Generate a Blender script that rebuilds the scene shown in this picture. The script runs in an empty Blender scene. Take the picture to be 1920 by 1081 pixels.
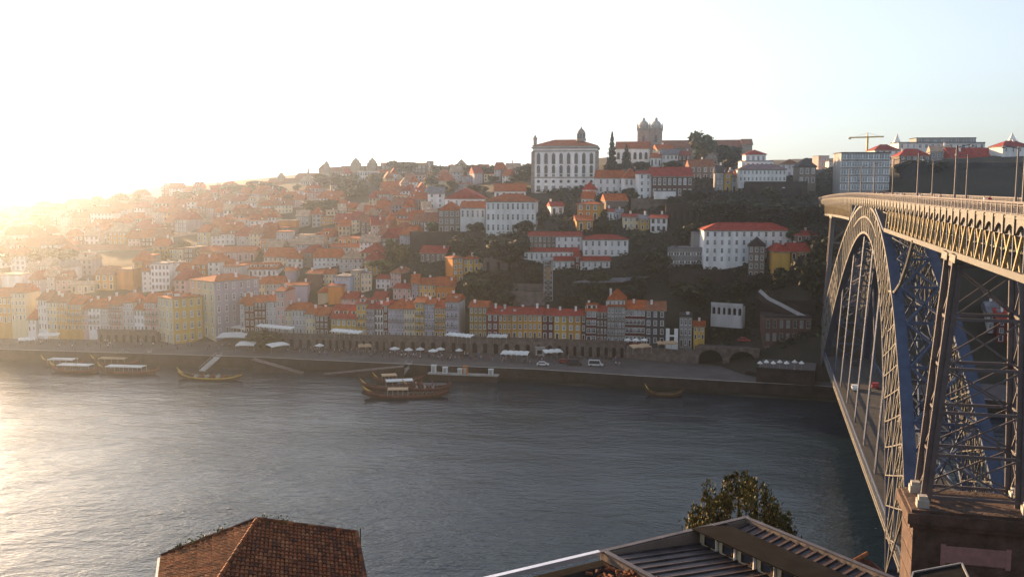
import bpy, math, random
import numpy as np
from mathutils import Vector, Matrix
R = random.Random(7)
PI = math.pi
sc = bpy.context.scene
COL = sc.collection
# ------------------------------------------------------------------ camera
F, HC, YH = 1800.0, 67.0, 350.0
PIT = math.atan((540.5 - YH) / F)
CP, SP = math.cos(PIT), math.sin(PIT)
cam = bpy.data.cameras.new('camera'); camo = bpy.data.objects.new('camera', cam); COL.objects.link(camo)
cam.sensor_width = 36; cam.lens = 36 * F / 1920; cam.clip_start = 1; cam.clip_end = 8000
camo.location = (0, 0, HC); camo.rotation_euler = (PI / 2 - PIT, 0, 0)
sc.camera = camo

def ray(px, py):
    u = (px - 960) / F; v = (540.5 - py) / F
    return u, CP + v * SP, -SP + v * CP
def at(px, py, Y):
    dx, dy, dz = ray(px, py); k = Y / dy
    return Vector((dx * k, Y, HC + dz * k))
def atz(px, py, z):
    dx, dy, dz = ray(px, py); k = (z - HC) / dz
    return Vector((dx * k, dy * k, z))
def px_of(p):
    dz = p[2] - HC; d = p[1] * CP - dz * SP
    return 960 + p[0] / d * F, 540.5 - (p[1] * SP + dz * CP) / d * F

# ------------------------------------------------------------------ materials
MATS = {}
def mat(key, col, rough=.85, noise=.18, scale=.35, metal=0, bump=0, streak=False, col2=None, spec=.3, bscale=None):
    if key in MATS: return MATS[key]
    m = bpy.data.materials.new(key); m.use_nodes = True; nt = m.node_tree; N = nt.nodes; L = nt.links
    b = N['Principled BSDF']; b.inputs['Roughness'].default_value = rough; b.inputs['Metallic'].default_value = metal
    b.inputs['Specular IOR Level'].default_value = spec
    g = N.new('ShaderNodeNewGeometry'); mp = N.new('ShaderNodeMapping')
    L.new(g.outputs['Position'], mp.inputs['Vector'])
    if streak: mp.inputs['Scale'].default_value = (1, 1, .22)
    n = N.new('ShaderNodeTexNoise'); n.inputs['Scale'].default_value = scale; n.inputs['Detail'].default_value = 8
    n.inputs['Roughness'].default_value = .65
    L.new(mp.outputs['Vector'], n.inputs['Vector'])
    r = N.new('ShaderNodeValToRGB'); r.color_ramp.elements[0].position = .32; r.color_ramp.elements[1].position = .68
    c2 = col2 or tuple(max(0, c * (1 - noise * 2.2)) for c in col)
    c1 = tuple(min(1, c * (1 + noise * .5)) for c in col)
    r.color_ramp.elements[0].color = (*c2, 1); r.color_ramp.elements[1].color = (*c1, 1)
    L.new(n.outputs['Fac'], r.inputs['Fac'])
    oi = N.new('ShaderNodeObjectInfo'); hs = N.new('ShaderNodeHueSaturation')
    mr = N.new('ShaderNodeMapRange'); mr.inputs['To Min'].default_value = .86; mr.inputs['To Max'].default_value = 1.1
    L.new(oi.outputs['Random'], mr.inputs['Value']); L.new(mr.outputs['Result'], hs.inputs['Value'])
    L.new(r.outputs['Color'], hs.inputs['Color']); L.new(hs.outputs['Color'], b.inputs['Base Color'])
    if bump:
        bn = N.new('ShaderNodeTexNoise'); bn.inputs['Scale'].default_value = bscale or scale * 6; bn.inputs['Detail'].default_value = 6
        L.new(g.outputs['Position'], bn.inputs['Vector'])
        bp = N.new('ShaderNodeBump'); bp.inputs['Strength'].default_value = bump; bp.inputs['Distance'].default_value = .3
        L.new(bn.outputs['Fac'], bp.inputs['Height']); L.new(bp.outputs['Normal'], b.inputs['Normal'])
    MATS[key] = m; return m

WALL = dict(white=(.84, .84, .84), cream=(.70, .60, .40), yellow=(.64, .41, .10), ochre=(.56, .30, .07), orange=(.66, .25, .05),
            red=(.15, .032, .034), pink=(.60, .40, .38), lavender=(.42, .38, .46), blue=(.38, .48, .62), grey=(.34, .33, .33),
            stone=(.22, .18, .155), brown=(.13, .075, .065), olive=(.32, .20, .05), dark=(.07, .065, .075), palegrey=(.55, .54, .55))
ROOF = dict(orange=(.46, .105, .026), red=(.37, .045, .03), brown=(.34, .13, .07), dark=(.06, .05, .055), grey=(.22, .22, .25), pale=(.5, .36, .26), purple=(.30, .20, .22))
def wallm(k): return mat('plaster_' + k, WALL[k], .9, .13, .30, streak=True, bump=.15, bscale=3)
def roofm(k): return mat('roof_' + k, ROOF[k], .9, .24, .55, bump=.5, bscale=2.2)
M_glass = mat('window_glass', (.045, .055, .075), .12, .1, .2, spec=.6)
M_curtain = mat('curtain_glass', (.30, .33, .38), .25, .25, .3, spec=.6)
M_white = mat('white_paint', (.78, .78, .77), .6, .06, .5)
M_brownp = mat('brown_paint', (.12, .05, .04), .6, .1, .5)
M_granite = mat('granite', (.34, .30, .26), .9, .22, .8, bump=.3)
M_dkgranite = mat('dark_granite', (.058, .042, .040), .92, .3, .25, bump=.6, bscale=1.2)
M_iron = mat('dark_iron', (.05, .05, .06), .6, .1, .5)
M_wood = mat('dark_wood', (.09, .05, .035), .8, .25, .8)
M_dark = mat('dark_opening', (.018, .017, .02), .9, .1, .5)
M_canvas = mat('white_canvas', (.8, .8, .78), .8, .06, .5)
M_tan = mat('tan_canvas', (.55, .38, .24), .8, .08, .5)
M_conc = mat('pale_concrete', (.46, .44, .41), .9, .16, .3, bump=.2)
M_asph = mat('paving', (.11, .10, .105), .92, .2, .12, bump=.2)
M_bridge = mat('bridge_paint', (.06, .09, .165), .55, .16, .5, spec=.4)  # bridge paint with the blue of its shaded faces in the colour
M_bridge_lit = mat('bridge_sunlit_paint', (.115, .115, .115), .6, .12, .6, spec=.4)  # same paint, lightened in colour to show the sunlit flanks
M_rail = mat('rail_paint', (.12, .11, .125), .6, .12, .6)
M_zinc = mat('zinc_sheet', (.10, .085, .095), .5, .3, .8, metal=.3, spec=.5)
M_steel = mat('galvanised_steel', (.42, .43, .45), .45, .12, .6, metal=.5)
M_bark = mat('bark', (.09, .065, .045), .95, .25, 1.5)

def leafm(key, col, tr=.25):
    if key in MATS: return MATS[key]
    m = mat(key, col, .75, .35, .7)
    m.node_tree.nodes['Principled BSDF'].inputs['Roughness'].default_value = .7
    return m
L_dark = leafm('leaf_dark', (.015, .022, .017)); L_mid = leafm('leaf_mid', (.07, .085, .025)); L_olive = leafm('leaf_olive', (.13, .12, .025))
L_bright = leafm('leaf_bright', (.16, .19, .04)); L_gold = leafm('leaf_gold', (.20, .14, .03))

# ------------------------------------------------------------------ mesh builder
class MB:
    def __init__(s): s.v = []; s.f = []; s.m = []
    def add(s, vs, fs, m=0):
        o = len(s.v); s.v += [tuple(p) for p in vs]
        for f in fs: s.f.append(tuple(i + o for i in f)); s.m.append(m)
    def quad(s, a, b, c, d, m=0): s.add((a, b, c, d), ((0, 1, 2, 3),), m)
    def box(s, x0, x1, y0, y1, z0, z1, m=0):
        s.add([(x0, y0, z0), (x1, y0, z0), (x1, y1, z0), (x0, y1, z0), (x0, y0, z1), (x1, y0, z1), (x1, y1, z1), (x0, y1, z1)],
              [(0, 3, 2, 1), (4, 5, 6, 7), (0, 1, 5, 4), (1, 2, 6, 5), (2, 3, 7, 6), (3, 0, 4, 7)], m)
    def beam(s, p, q, w, h, m=0, up=None):
        p = Vector(p); q = Vector(q); d = (q - p)
        if d.length < 1e-6: return
        d.normalize(); up = Vector(up or (0, 0, 1))
        if abs(d.dot(up)) > .98: up = Vector((1, 0, 0)) if abs(d.x) < .9 else Vector((0, 1, 0))
        a = d.cross(up).normalized() * w / 2; b = a.cross(d).normalized() * h / 2
        vs = [p - a - b, p + a - b, p + a + b, p - a + b, q - a - b, q + a - b, q + a + b, q - a + b]
        s.add(vs, [(3, 2, 1, 0), (4, 5, 6, 7), (0, 1, 5, 4), (1, 2, 6, 5), (2, 3, 7, 6), (3, 0, 4, 7)], m)
    def cyl(s, p, q, r0, r1=None, n=8, m=0, cap=True):
        r1 = r0 if r1 is None else r1
        p = Vector(p); q = Vector(q); d = (q - p).normalized()
        a = d.orthogonal().normalized(); b = d.cross(a)
        vs = []
        for i in range(n):
            t = 2 * PI * i / n; e = a * math.cos(t) + b * math.sin(t)
            vs.append(p + e * r0); vs.append(q + e * r1)
        fs = [(2 * i, 2 * ((i + 1) % n), 2 * ((i + 1) % n) + 1, 2 * i + 1) for i in range(n)]
        if cap: fs += [tuple(2 * i + 1 for i in range(n)), tuple(2 * i for i in reversed(range(n)))]
        s.add(vs, fs, m)
    def lathe(s, c, prof, n=12, m=0, rot=0):
        c = Vector(c); k = len(prof); vs = []
        for i in range(n):
            t = 2 * PI * i / n + rot
            for r, z in prof: vs.append((c.x + r * math.cos(t), c.y + r * math.sin(t), c.z + z))
        fs = []
        for i in range(n):
            j = (i + 1) % n
            for q in range(k - 1): fs.append((i * k + q, j * k + q, j * k + q + 1, i * k + q + 1))
        s.add(vs, fs, m)
    def prism(s, pts, d, m=0):  # polygon pts extruded by vector d
        n = len(pts); P = [Vector(p) for p in pts]; d = Vector(d)
        s.add(P + [p + d for p in P], [tuple(range(n)), tuple(reversed(range(n, 2 * n)))] + [((i + 1) % n, i, n + i, n + (i + 1) % n) for i in range(n)], m)
    def mesh(s, name, mats, smooth=False):
        me = bpy.data.meshes.new(name); me.from_pydata(s.v, [], s.f)
        for x in mats: me.materials.append(x)
        if len(mats) > 1: me.polygons.foreach_set('material_index', s.m)
        if smooth: me.polygons.foreach_set('use_smooth', [True] * len(me.polygons))
        me.update(); return me
    def build(s, name, mats, parent=None, loc=(0, 0, 0), rz=0, smooth=False):
        if not isinstance(mats, (list, tuple)): mats = [mats]
        return link(name, s.mesh(name, mats, smooth), parent, loc, rz)
def link(name, me, parent=None, loc=(0, 0, 0), rz=0, scale=None):
    o = bpy.data.objects.new(name, me); COL.objects.link(o); o.location = loc; o.rotation_euler = (0, 0, rz)
    if parent: o.parent = parent
    if scale: o.scale = scale
    return o
def tag(o, label=None, cat=None, group=None, kind=None):
    if label: o['label'] = label
    if cat: o['category'] = cat
    if group: o['group'] = group
    if kind: o['kind'] = kind
    return o
def empty(name, loc, rz=0, label=None, cat=None, group=None):
    o = link(name, None, None, loc, rz); o.empty_display_size = .5
    return tag(o, label, cat, group)
def copy_tree(o, parent=None):
    c = o.copy(); COL.objects.link(c); c.parent = parent
    for ch in list(o.children): copy_tree(ch, c)
    return c
ORD = 'first second third fourth fifth sixth seventh eighth ninth tenth eleventh twelfth thirteenth fourteenth fifteenth sixteenth seventeenth eighteenth nineteenth twentieth'.split()
def ordw(i):
    if i < 20: return ORD[i]
    t = ['twenty', 'thirty', 'forty', 'fifty', 'sixty', 'seventy', 'eighty', 'ninety'][(i + 1) // 10 - 2]; u = (i + 1) % 10
    return t[:-1] + 'ieth' if u == 0 else t + '-' + ORD[u - 1]

# ------------------------------------------------------------------ terrain height field (thin RBF through surveyed points)
CTRL = {
 -160: [(640, 392), (560, 440), (480, 540), (440, 660), (418, 850)],
 150: [(560, 428), (500, 480), (455, 560), (425, 640), (388, 800)],
 400: [(560, 418), (490, 480), (430, 560), (390, 640), (362, 760)],
 650: [(560, 410), (480, 470), (420, 540), (370, 630), (322, 740)],
 850: [(560, 395), (500, 415), (440, 440), (428, 452), (380, 510), (345, 600), (324, 720)],
 1000: [(560, 382), (520, 392), (470, 408), (440, 424), (428, 438), (372, 492), (335, 560), (320, 700)],
 1150: [(580, 372), (530, 385), (490, 397), (440, 420), (400, 440), (372, 470), (305, 560), (292, 650)],
 1300: [(600, 360), (540, 372), (500, 386), (432, 410), (402, 425), (372, 450), (312, 540), (302, 650)],
 1450: [(600, 350), (540, 362), (500, 375), (440, 395), (402, 410), (372, 440), (322, 520), (314, 650)],
 1550: [(600, 335), (500, 352), (400, 385), (380, 415), (374, 450), (345, 620)],
 1750: [(640, 340), (600, 345), (480, 372), (400, 395), (372, 420), (310, 452), (296, 520), (290, 700)],
 1960: [(650, 335), (560, 345), (480, 355), (400, 375), (370, 395), (300, 435), (280, 540), (276, 700)],
}
pts = []
for px, l in CTRL.items():
    for py, Y in l: pts.append(tuple(at(px, py, Y)))
BANKPX = [(-500, 664), (-300, 668), (0, 676), (300, 686), (480, 692), (640, 700), (800, 708), (1000, 716), (1200, 730), (1400, 742), (1540, 750), (1700, 764), (2000, 790), (2300, 815)]
BANK = [atz(x, y, 0) for x, y in BANKPX]
QZ = 4.2
bx = np.array([b.x for b in BANK]); by = np.array([b.y for b in BANK])
def bank_y(x): return float(np.interp(x, bx, by))
for X in range(-420, 260, 45):
    y = bank_y(X); w = 22 if X < 60 else 12
    pts += [(X, y + 2, 3.6), (X, y + w, 3.8), (X, y - 15, -8), (X, y - 60, -10)]
for X in range(-420, -20, 60): pts.append((X, bank_y(X) + 30, 3.9))
for px in range(-160, 1320, 50):
    yq = float(np.interp(px, [-100, 0, 330, 480, 640, 880, 1090, 1290], [398, 393, 387, 380, 372, 364, 356, 348]))
    for dy in (-6, -15): pts.append(((px - 960) / F * (yq + dy) * 1.02, yq + dy, 3.0))
for X, z in ((-900, 38), (-500, 60), (-200, 82), (0, 84), (200, 88), (420, 92)): pts += [(X, 1000, z), (X, 1400, z * .9)]
pts += [(-800, 400, 6), (-900, 700, 30), (-700, 500, 18), (520, 330, 30), (560, 600, 80)]
CP_ = np.array(pts); HS = 100.0
HA = CP_[:, :2] / HS
D = np.sqrt(((HA[:, None] - HA[None]) ** 2).sum(2) + .02)
HN = len(CP_); K = np.zeros((HN + 3, HN + 3)); K[:HN, :HN] = D + np.eye(HN) * -.02; K[:HN, HN] = 1; K[:HN, HN + 1:] = HA; K[HN, :HN] = 1; K[HN + 1:, :HN] = HA.T
HW = np.linalg.solve(K, np.concatenate([CP_[:, 2], [0, 0, 0]]))
def hgt(x, y):
    q = np.stack([np.atleast_1d(x), np.atleast_1d(y)], 1) / HS
    d = np.sqrt(((q[:, None] - HA[None]) ** 2).sum(2) + .02)
    return d @ HW[:HN] + HW[HN] + q @ HW[HN + 1:]
def hz(x, y): return float(hgt(x, y)[0])
def hit(px, py, y0=300):
    """ground point seen at a photo position"""
    dx, dy, dz = ray(px, py)
    Ys = np.arange(y0, 1300, 1.5); k = Ys / dy
    z = HC + dz * k; h = hgt(dx * k, Ys)
    i = np.argmax(h >= z) if (h >= z).any() else len(Ys) - 1
    return Vector((dx * k[i], Ys[i], z[i]))
xs = np.arange(-900, 600, 7.); ys = np.concatenate([np.arange(285, 720, 6.), np.arange(720, 1400, 20.)])
GX, GY = np.meshgrid(xs, ys); GZ = hgt(GX.ravel(), GY.ravel()) - .7
rn = np.random.default_rng(3); GZ += rn.normal(0, .25, GZ.shape) * (GZ > 6)
me = bpy.data.meshes.new('hillside'); nx = len(xs); ny = len(ys)
me.from_pydata(np.stack([GX.ravel(), GY.ravel(), GZ], 1).tolist(), [], [(j * nx + i, j * nx + i + 1, (j + 1) * nx + i + 1, (j + 1) * nx + i) for j in range(ny - 1) for i in range(nx - 1)])
me.polygons.foreach_set('use_smooth', [True] * len(me.polygons))
m_hill = mat('hill_ground', (.05, .043, .035), .95, .3, .06, bump=.8, bscale=.5, col2=(.018, .022, .016))
me.materials.append(m_hill); tag(link('hillside', me), kind='structure')

# ------------------------------------------------------------------ water, riverbank, near ground
def water_mat():
    m = bpy.data.materials.new('river_water'); m.use_nodes = True; nt = m.node_tree; N = nt.nodes; L = nt.links
    b = N['Principled BSDF']; b.inputs['Base Color'].default_value = (.009, .022, .038, 1); b.inputs['Roughness'].default_value = .17
    b.inputs['IOR'].default_value = 1.33; b.inputs['Specular IOR Level'].default_value = .5
    g = N.new('ShaderNodeNewGeometry')
    def noise(sc_, scale, det, rot):
        mp = N.new('ShaderNodeMapping'); mp.inputs['Scale'].default_value = sc_; mp.inputs['Rotation'].default_value = (0, 0, rot)
        L.new(g.outputs['Position'], mp.inputs['Vector'])
        t = N.new('ShaderNodeTexNoise'); t.inputs['Scale'].default_value = scale; t.inputs['Detail'].default_value = det; t.inputs['Roughness'].default_value = .6
        L.new(mp.outputs['Vector'], t.inputs['Vector']); return t.outputs['Fac']
    def mul(a, v):
        x = N.new('ShaderNodeMath'); x.operation = 'MULTIPLY'; L.new(a, x.inputs[0])
        if isinstance(v, float): x.inputs[1].default_value = v
        else: L.new(v, x.inputs[1])
        return x.outputs[0]
    def add(a, c):
        x = N.new('ShaderNodeMath'); x.operation = 'ADD'; L.new(a, x.inputs[0]); L.new(c, x.inputs[1]); return x.outputs[0]
    big = noise((.7, 1.5, 1), .05, 3, .55); mid = noise((.75, 1.4, 1), .3, 4, .45); small = noise((.85, 1.3, 1), 1.15, 3, .2)
    gust = noise((1, 1.3, 1), .012, 3, .3)
    mr = N.new('ShaderNodeMapRange'); mr.inputs['From Min'].default_value = .35; mr.inputs['From Max'].default_value = .68; mr.inputs['To Min'].default_value = .45; mr.inputs['To Max'].default_value = 1.25
    L.new(gust, mr.inputs['Value'])
    h = add(add(mul(big, .7), mul(mid, .36)), mul(small, .13))
    h = mul(h, mr.outputs['Result'])
    bp = N.new('ShaderNodeBump'); bp.inputs['Strength'].default_value = 1; bp.inputs['Distance'].default_value = 1.0
    L.new(h, bp.inputs['Height']); L.new(bp.outputs['Normal'], b.inputs['Normal'])
    return m
m = MB(); m.quad((-1500, 60, 0), (700, 60, 0), (700, 1500, 0), (-1500, 1500, 0))
tag(m.build('river', water_mat()), kind='structure')
# quay: paved slab whose river edge follows the bank
m = MB(); q = []
inl = [(p.x, p.y + (42 if p.x < 60 else 30), QZ) for p in BANK]
for i in range(len(BANK) - 1):
    a, b = BANK[i], BANK[i + 1]
    m.quad((a.x, a.y + 1, QZ), (b.x, b.y + 1, QZ), inl[i + 1], inl[i])
tag(m.build('quay_pavement', M_asph), kind='structure')
m = MB()
for i in range(len(BANK) - 1):
    a, b = BANK[i], BANK[i + 1]
    m.quad((a.x, a.y, -2), (b.x, b.y, -2), (b.x, b.y + .6, QZ + .25), (a.x, a.y + .6, QZ + .25))
    m.quad((a.x, a.y - .05, -2), (b.x, b.y - .05, -2), (b.x, b.y + .06, 1.1), (a.x, a.y + .06, 1.1), 2)
    m.quad((a.x, a.y + .6, QZ + .25), (b.x, b.y + .6, QZ + .25), (b.x, b.y + 1.4, QZ + .25), (a.x, a.y + 1.4, QZ + .25), 1)
    m.quad((b.x, b.y + 1.4, QZ + .25), (a.x, a.y + 1.4, QZ + .25), (a.x, a.y + 1.4, QZ - .3), (b.x, b.y + 1.4, QZ - .3), 1)
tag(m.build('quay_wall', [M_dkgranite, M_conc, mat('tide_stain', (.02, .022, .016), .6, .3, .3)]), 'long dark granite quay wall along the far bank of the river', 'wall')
# near slope under the camera
m = MB(); gx = np.arange(-160, 140, 10.); gy = np.arange(2, 112, 6.)
def nearz(x, y): return float(np.interp(y, [0, 8, 60, 106, 112], [63, 62, 36, -2, -4])) + .8 * math.sin(x * .1) + .6 * math.cos(y * .17 + x * .05)
vs = [(x, y, max(nearz(x, y), -3)) for y in gy for x in gx]; nx = len(gx)
m.add(vs, [(j * nx + i, j * nx + i + 1, (j + 1) * nx + i + 1, (j + 1) * nx + i) for j in range(len(gy) - 1) for i in range(nx - 1)])
tag(m.build('near_slope', m_hill, smooth=True), kind='structure')
# ------------------------------------------------------------------ windows and houses
WM = {}
def winmesh(frame, style):
    k = (frame, style)
    if k in WM: return WM[k]
    m = MB(); f = {'white': M_white, 'brown': M_brownp, 'granite': M_granite}[frame]
    gl = M_curtain if style.endswith('c') else M_glass
    t = .13; base = style.rstrip('c')
    if base == 'arch':
        n = 8; pts = [(-.5, 0), (.5, 0)] + [(.5 * math.cos(PI * i / n), .72 + .28 * math.sin(PI * i / n)) for i in range(n + 1)]
        inn = [(x * .72, .04 + z * .9) for x, z in pts]
        N_ = len(pts)
        for i in range(N_):
            j = (i + 1) % N_; a, b, c, d = pts[i], pts[j], inn[j], inn[i]
            m.quad((a[0], -.16, a[1]), (b[0], -.16, b[1]), (c[0], -.16, c[1]), (d[0], -.16, d[1]))
            m.quad((b[0], -.16, b[1]), (a[0], -.16, a[1]), (a[0], .05, a[1]), (b[0], .05, b[1]))
        m.add([(x, -.04, z) for x, z in inn], [tuple(range(N_))], 1)
        m.box(-.025, .025, -.1, -.045, .06, .9)
    elif base == 'round':
        n = 14
        for i in range(n):
            a, b = 2 * PI * i / n, 2 * PI * (i + 1) / n
            P_ = lambda r, t, y: (r * math.cos(t), y, .5 + r * math.sin(t))
            m.quad(P_(.5, a, -.14), P_(.5, b, -.14), P_(.34, b, -.14), P_(.34, a, -.14)); m.quad(P_(.5, a, .05), P_(.5, b, .05), P_(.5, b, -.14), P_(.5, a, -.14))
        m.add([(.36 * math.cos(2 * PI * i / n), -.03, .5 + .36 * math.sin(2 * PI * i / n)) for i in range(n)], [tuple(range(n))], 1)
    else:
        m.box(-.5, -.5 + t, -.12, .05, 0, 1); m.box(.5 - t, .5, -.12, .05, 0, 1)
        m.box(-.5 + t, .5 - t, -.12, .05, .92, 1); m.box(-.5 + t, .5 - t, -.12, .05, 0, .05)
        m.quad((-.5 + t, -.03, .05), (.5 - t, -.03, .05), (.5 - t, -.03, .92), (-.5 + t, -.03, .92), 1)
        if base == 'sash':
            m.box(-.035, .035, -.08, -.035, .05, .92); m.box(-.5 + t, -.035, -.075, -.035, .56, .60); m.box(.035, .5 - t, -.075, -.035, .56, .60)
            m.box(-.56, .56, -.2, -.125, -.05, 0)
        else:  # door
            m.quad((-.5 + t, -.05, .05), (.5 - t, -.05, .05), (.5 - t, -.05, .62), (-.5 + t, -.05, .62), 2)
    WM[k] = m.mesh('window_' + frame, [f, gl, M_wood]); return WM[k]
def add_window(root, x, y, z, w, h, frame='white', style='sash', rz=0, name='window'):
    if style == 'sash' and R.random() < .35: style = 'sashc'
    return link(name, winmesh(frame, style), root, (x, y, z), rz, (w, 1, h))
BALM = {}
def balmesh():
    if 'b' not in BALM:
        m = MB(); m.box(-.5, .5, -.8, -.01, -.12, 0); m.box(-.5, .5, -.8, -.74, .92, 1, 1)
        for i in range(15): x = -.5 + i / 14; m.box(x - .006, x + .006, -.79, -.75, 0, .92, 1)
        m.box(-.5, -.49, -.74, -.02, .92, 1, 1); m.box(.49, .5, -.74, -.02, .92, 1, 1)
        BALM['b'] = m.mesh('balcony', [M_granite, M_iron])
    return BALM['b']
def chim():
    if 'c' not in BALM:
        m = MB(); m.box(-.4, .4, -.3, .3, -1.2, 1.3); m.box(-.5, .5, -.4, .4, 1.3, 1.5); m.cyl((-.15, 0, 1.5), (-.15, 0, 1.9), .12, n=6, m=1); m.cyl((.18, 0, 1.5), (.18, 0, 1.85), .12, n=6, m=1)
        BALM['c'] = m.mesh('chimney', [wallm('white'), roofm('orange')])
    return BALM['c']
def dormer():
    if 'd' not in BALM:
        m = MB(); m.box(-.9, .9, 0, 2.4, -.6, 1.3); m.add([(-1.1, -.25, 1.3), (1.1, -.25, 1.3), (1.1, 2.4, 1.3), (-1.1, 2.4, 1.3), (0, -.25, 2), (0, 2.4, 2)], [(0, 1, 4), (1, 2, 5, 4), (3, 0, 4, 5)], 1)
        m.quad((-.55, -.03, .1), (.55, -.03, .1), (.55, -.03, 1.1), (-.55, -.03, 1.1), 2)
        BALM['d'] = m.mesh('dormer', [wallm('white'), roofm('orange'), M_glass])
    return BALM['d']
def skylight():
    if 's' not in BALM:
        m = MB(); m.box(-.5, .5, -.6, .6, -.02, .1); m.box(-.4, .4, -.5, .5, .1, .13, 1)
        BALM['s'] = m.mesh('skylight', [M_white, M_curtain])
    return BALM['s']

def roof_mesh(W, dep, H, rh, rt, key, ov=.45):
    m = MB(); x0, x1, y0, y1 = -W / 2 - ov, W / 2 + ov, -ov, dep + ov; z0 = H - .08; T = .28
    if rt == 'l':
        m.box(x0 + ov - .1, x1 - ov + .1, y0 + ov - .12, y1 - ov, H + .003, H + .5)
        return m.mesh('roof', [roofm(key)])
    if rt == 'g':
        ym = dep / 2; top = [(x0, ym, z0 + rh), (x1, ym, z0 + rh)]
        fs = [(0, 1, 5, 4), (2, 3, 4, 5), (3, 0, 4), (1, 2, 5)]
    elif rt == 'f':
        top = [(0, y0, z0 + rh), (0, y1, z0 + rh)]; fs = [(0, 1, 4), (1, 2, 5, 4), (2, 3, 5), (3, 0, 4, 5)]
    elif rt == 's':  # single slope rising to the back
        top = [(x0, y1, z0 + rh), (x1, y1, z0 + rh)]; fs = [(0, 1, 5, 4), (3, 0, 4), (1, 2, 5), (2, 3, 4, 5)]
    else:  # hip
        if W >= dep: k = (W - dep * .85) / 2; k = max(k, 0.05); top = [(-k, dep / 2, z0 + rh), (k, dep / 2, z0 + rh)]; fs = [(0, 1, 5, 4), (2, 3, 4, 5), (3, 0, 4), (1, 2, 5)]
        else: k = (dep - W * .85) / 2; top = [(0, dep / 2 - k, z0 + rh), (0, dep / 2 + k, z0 + rh)]; fs = [(0, 1, 4), (1, 2, 5, 4), (2, 3, 5), (3, 0, 4, 5)]
    vs = [(x0, y0, z0), (x1, y0, z0), (x1, y1, z0), (x0, y1, z0)] + top
    m.add(vs, fs)
    m.box(x0, x1, y0, y1, z0 - T, z0 - .004, 1)
    # ridge tiles and hip tiles
    a, b = Vector(top[0]), Vector(top[1])
    if (b - a).length > .3: m.cyl(a, b, .16, n=6)
    if rt == 'h':
        e = [Vector(v) for v in vs[:4]]
        ends = [a, b, b, a] if W >= dep else [a, a, b, b]
        for c, t in zip(e, ends): m.cyl(c, t, .13, n=5)
    return m.mesh('roof', [roofm(key), M_granite if key != 'dark' else M_dkgranite])

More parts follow.
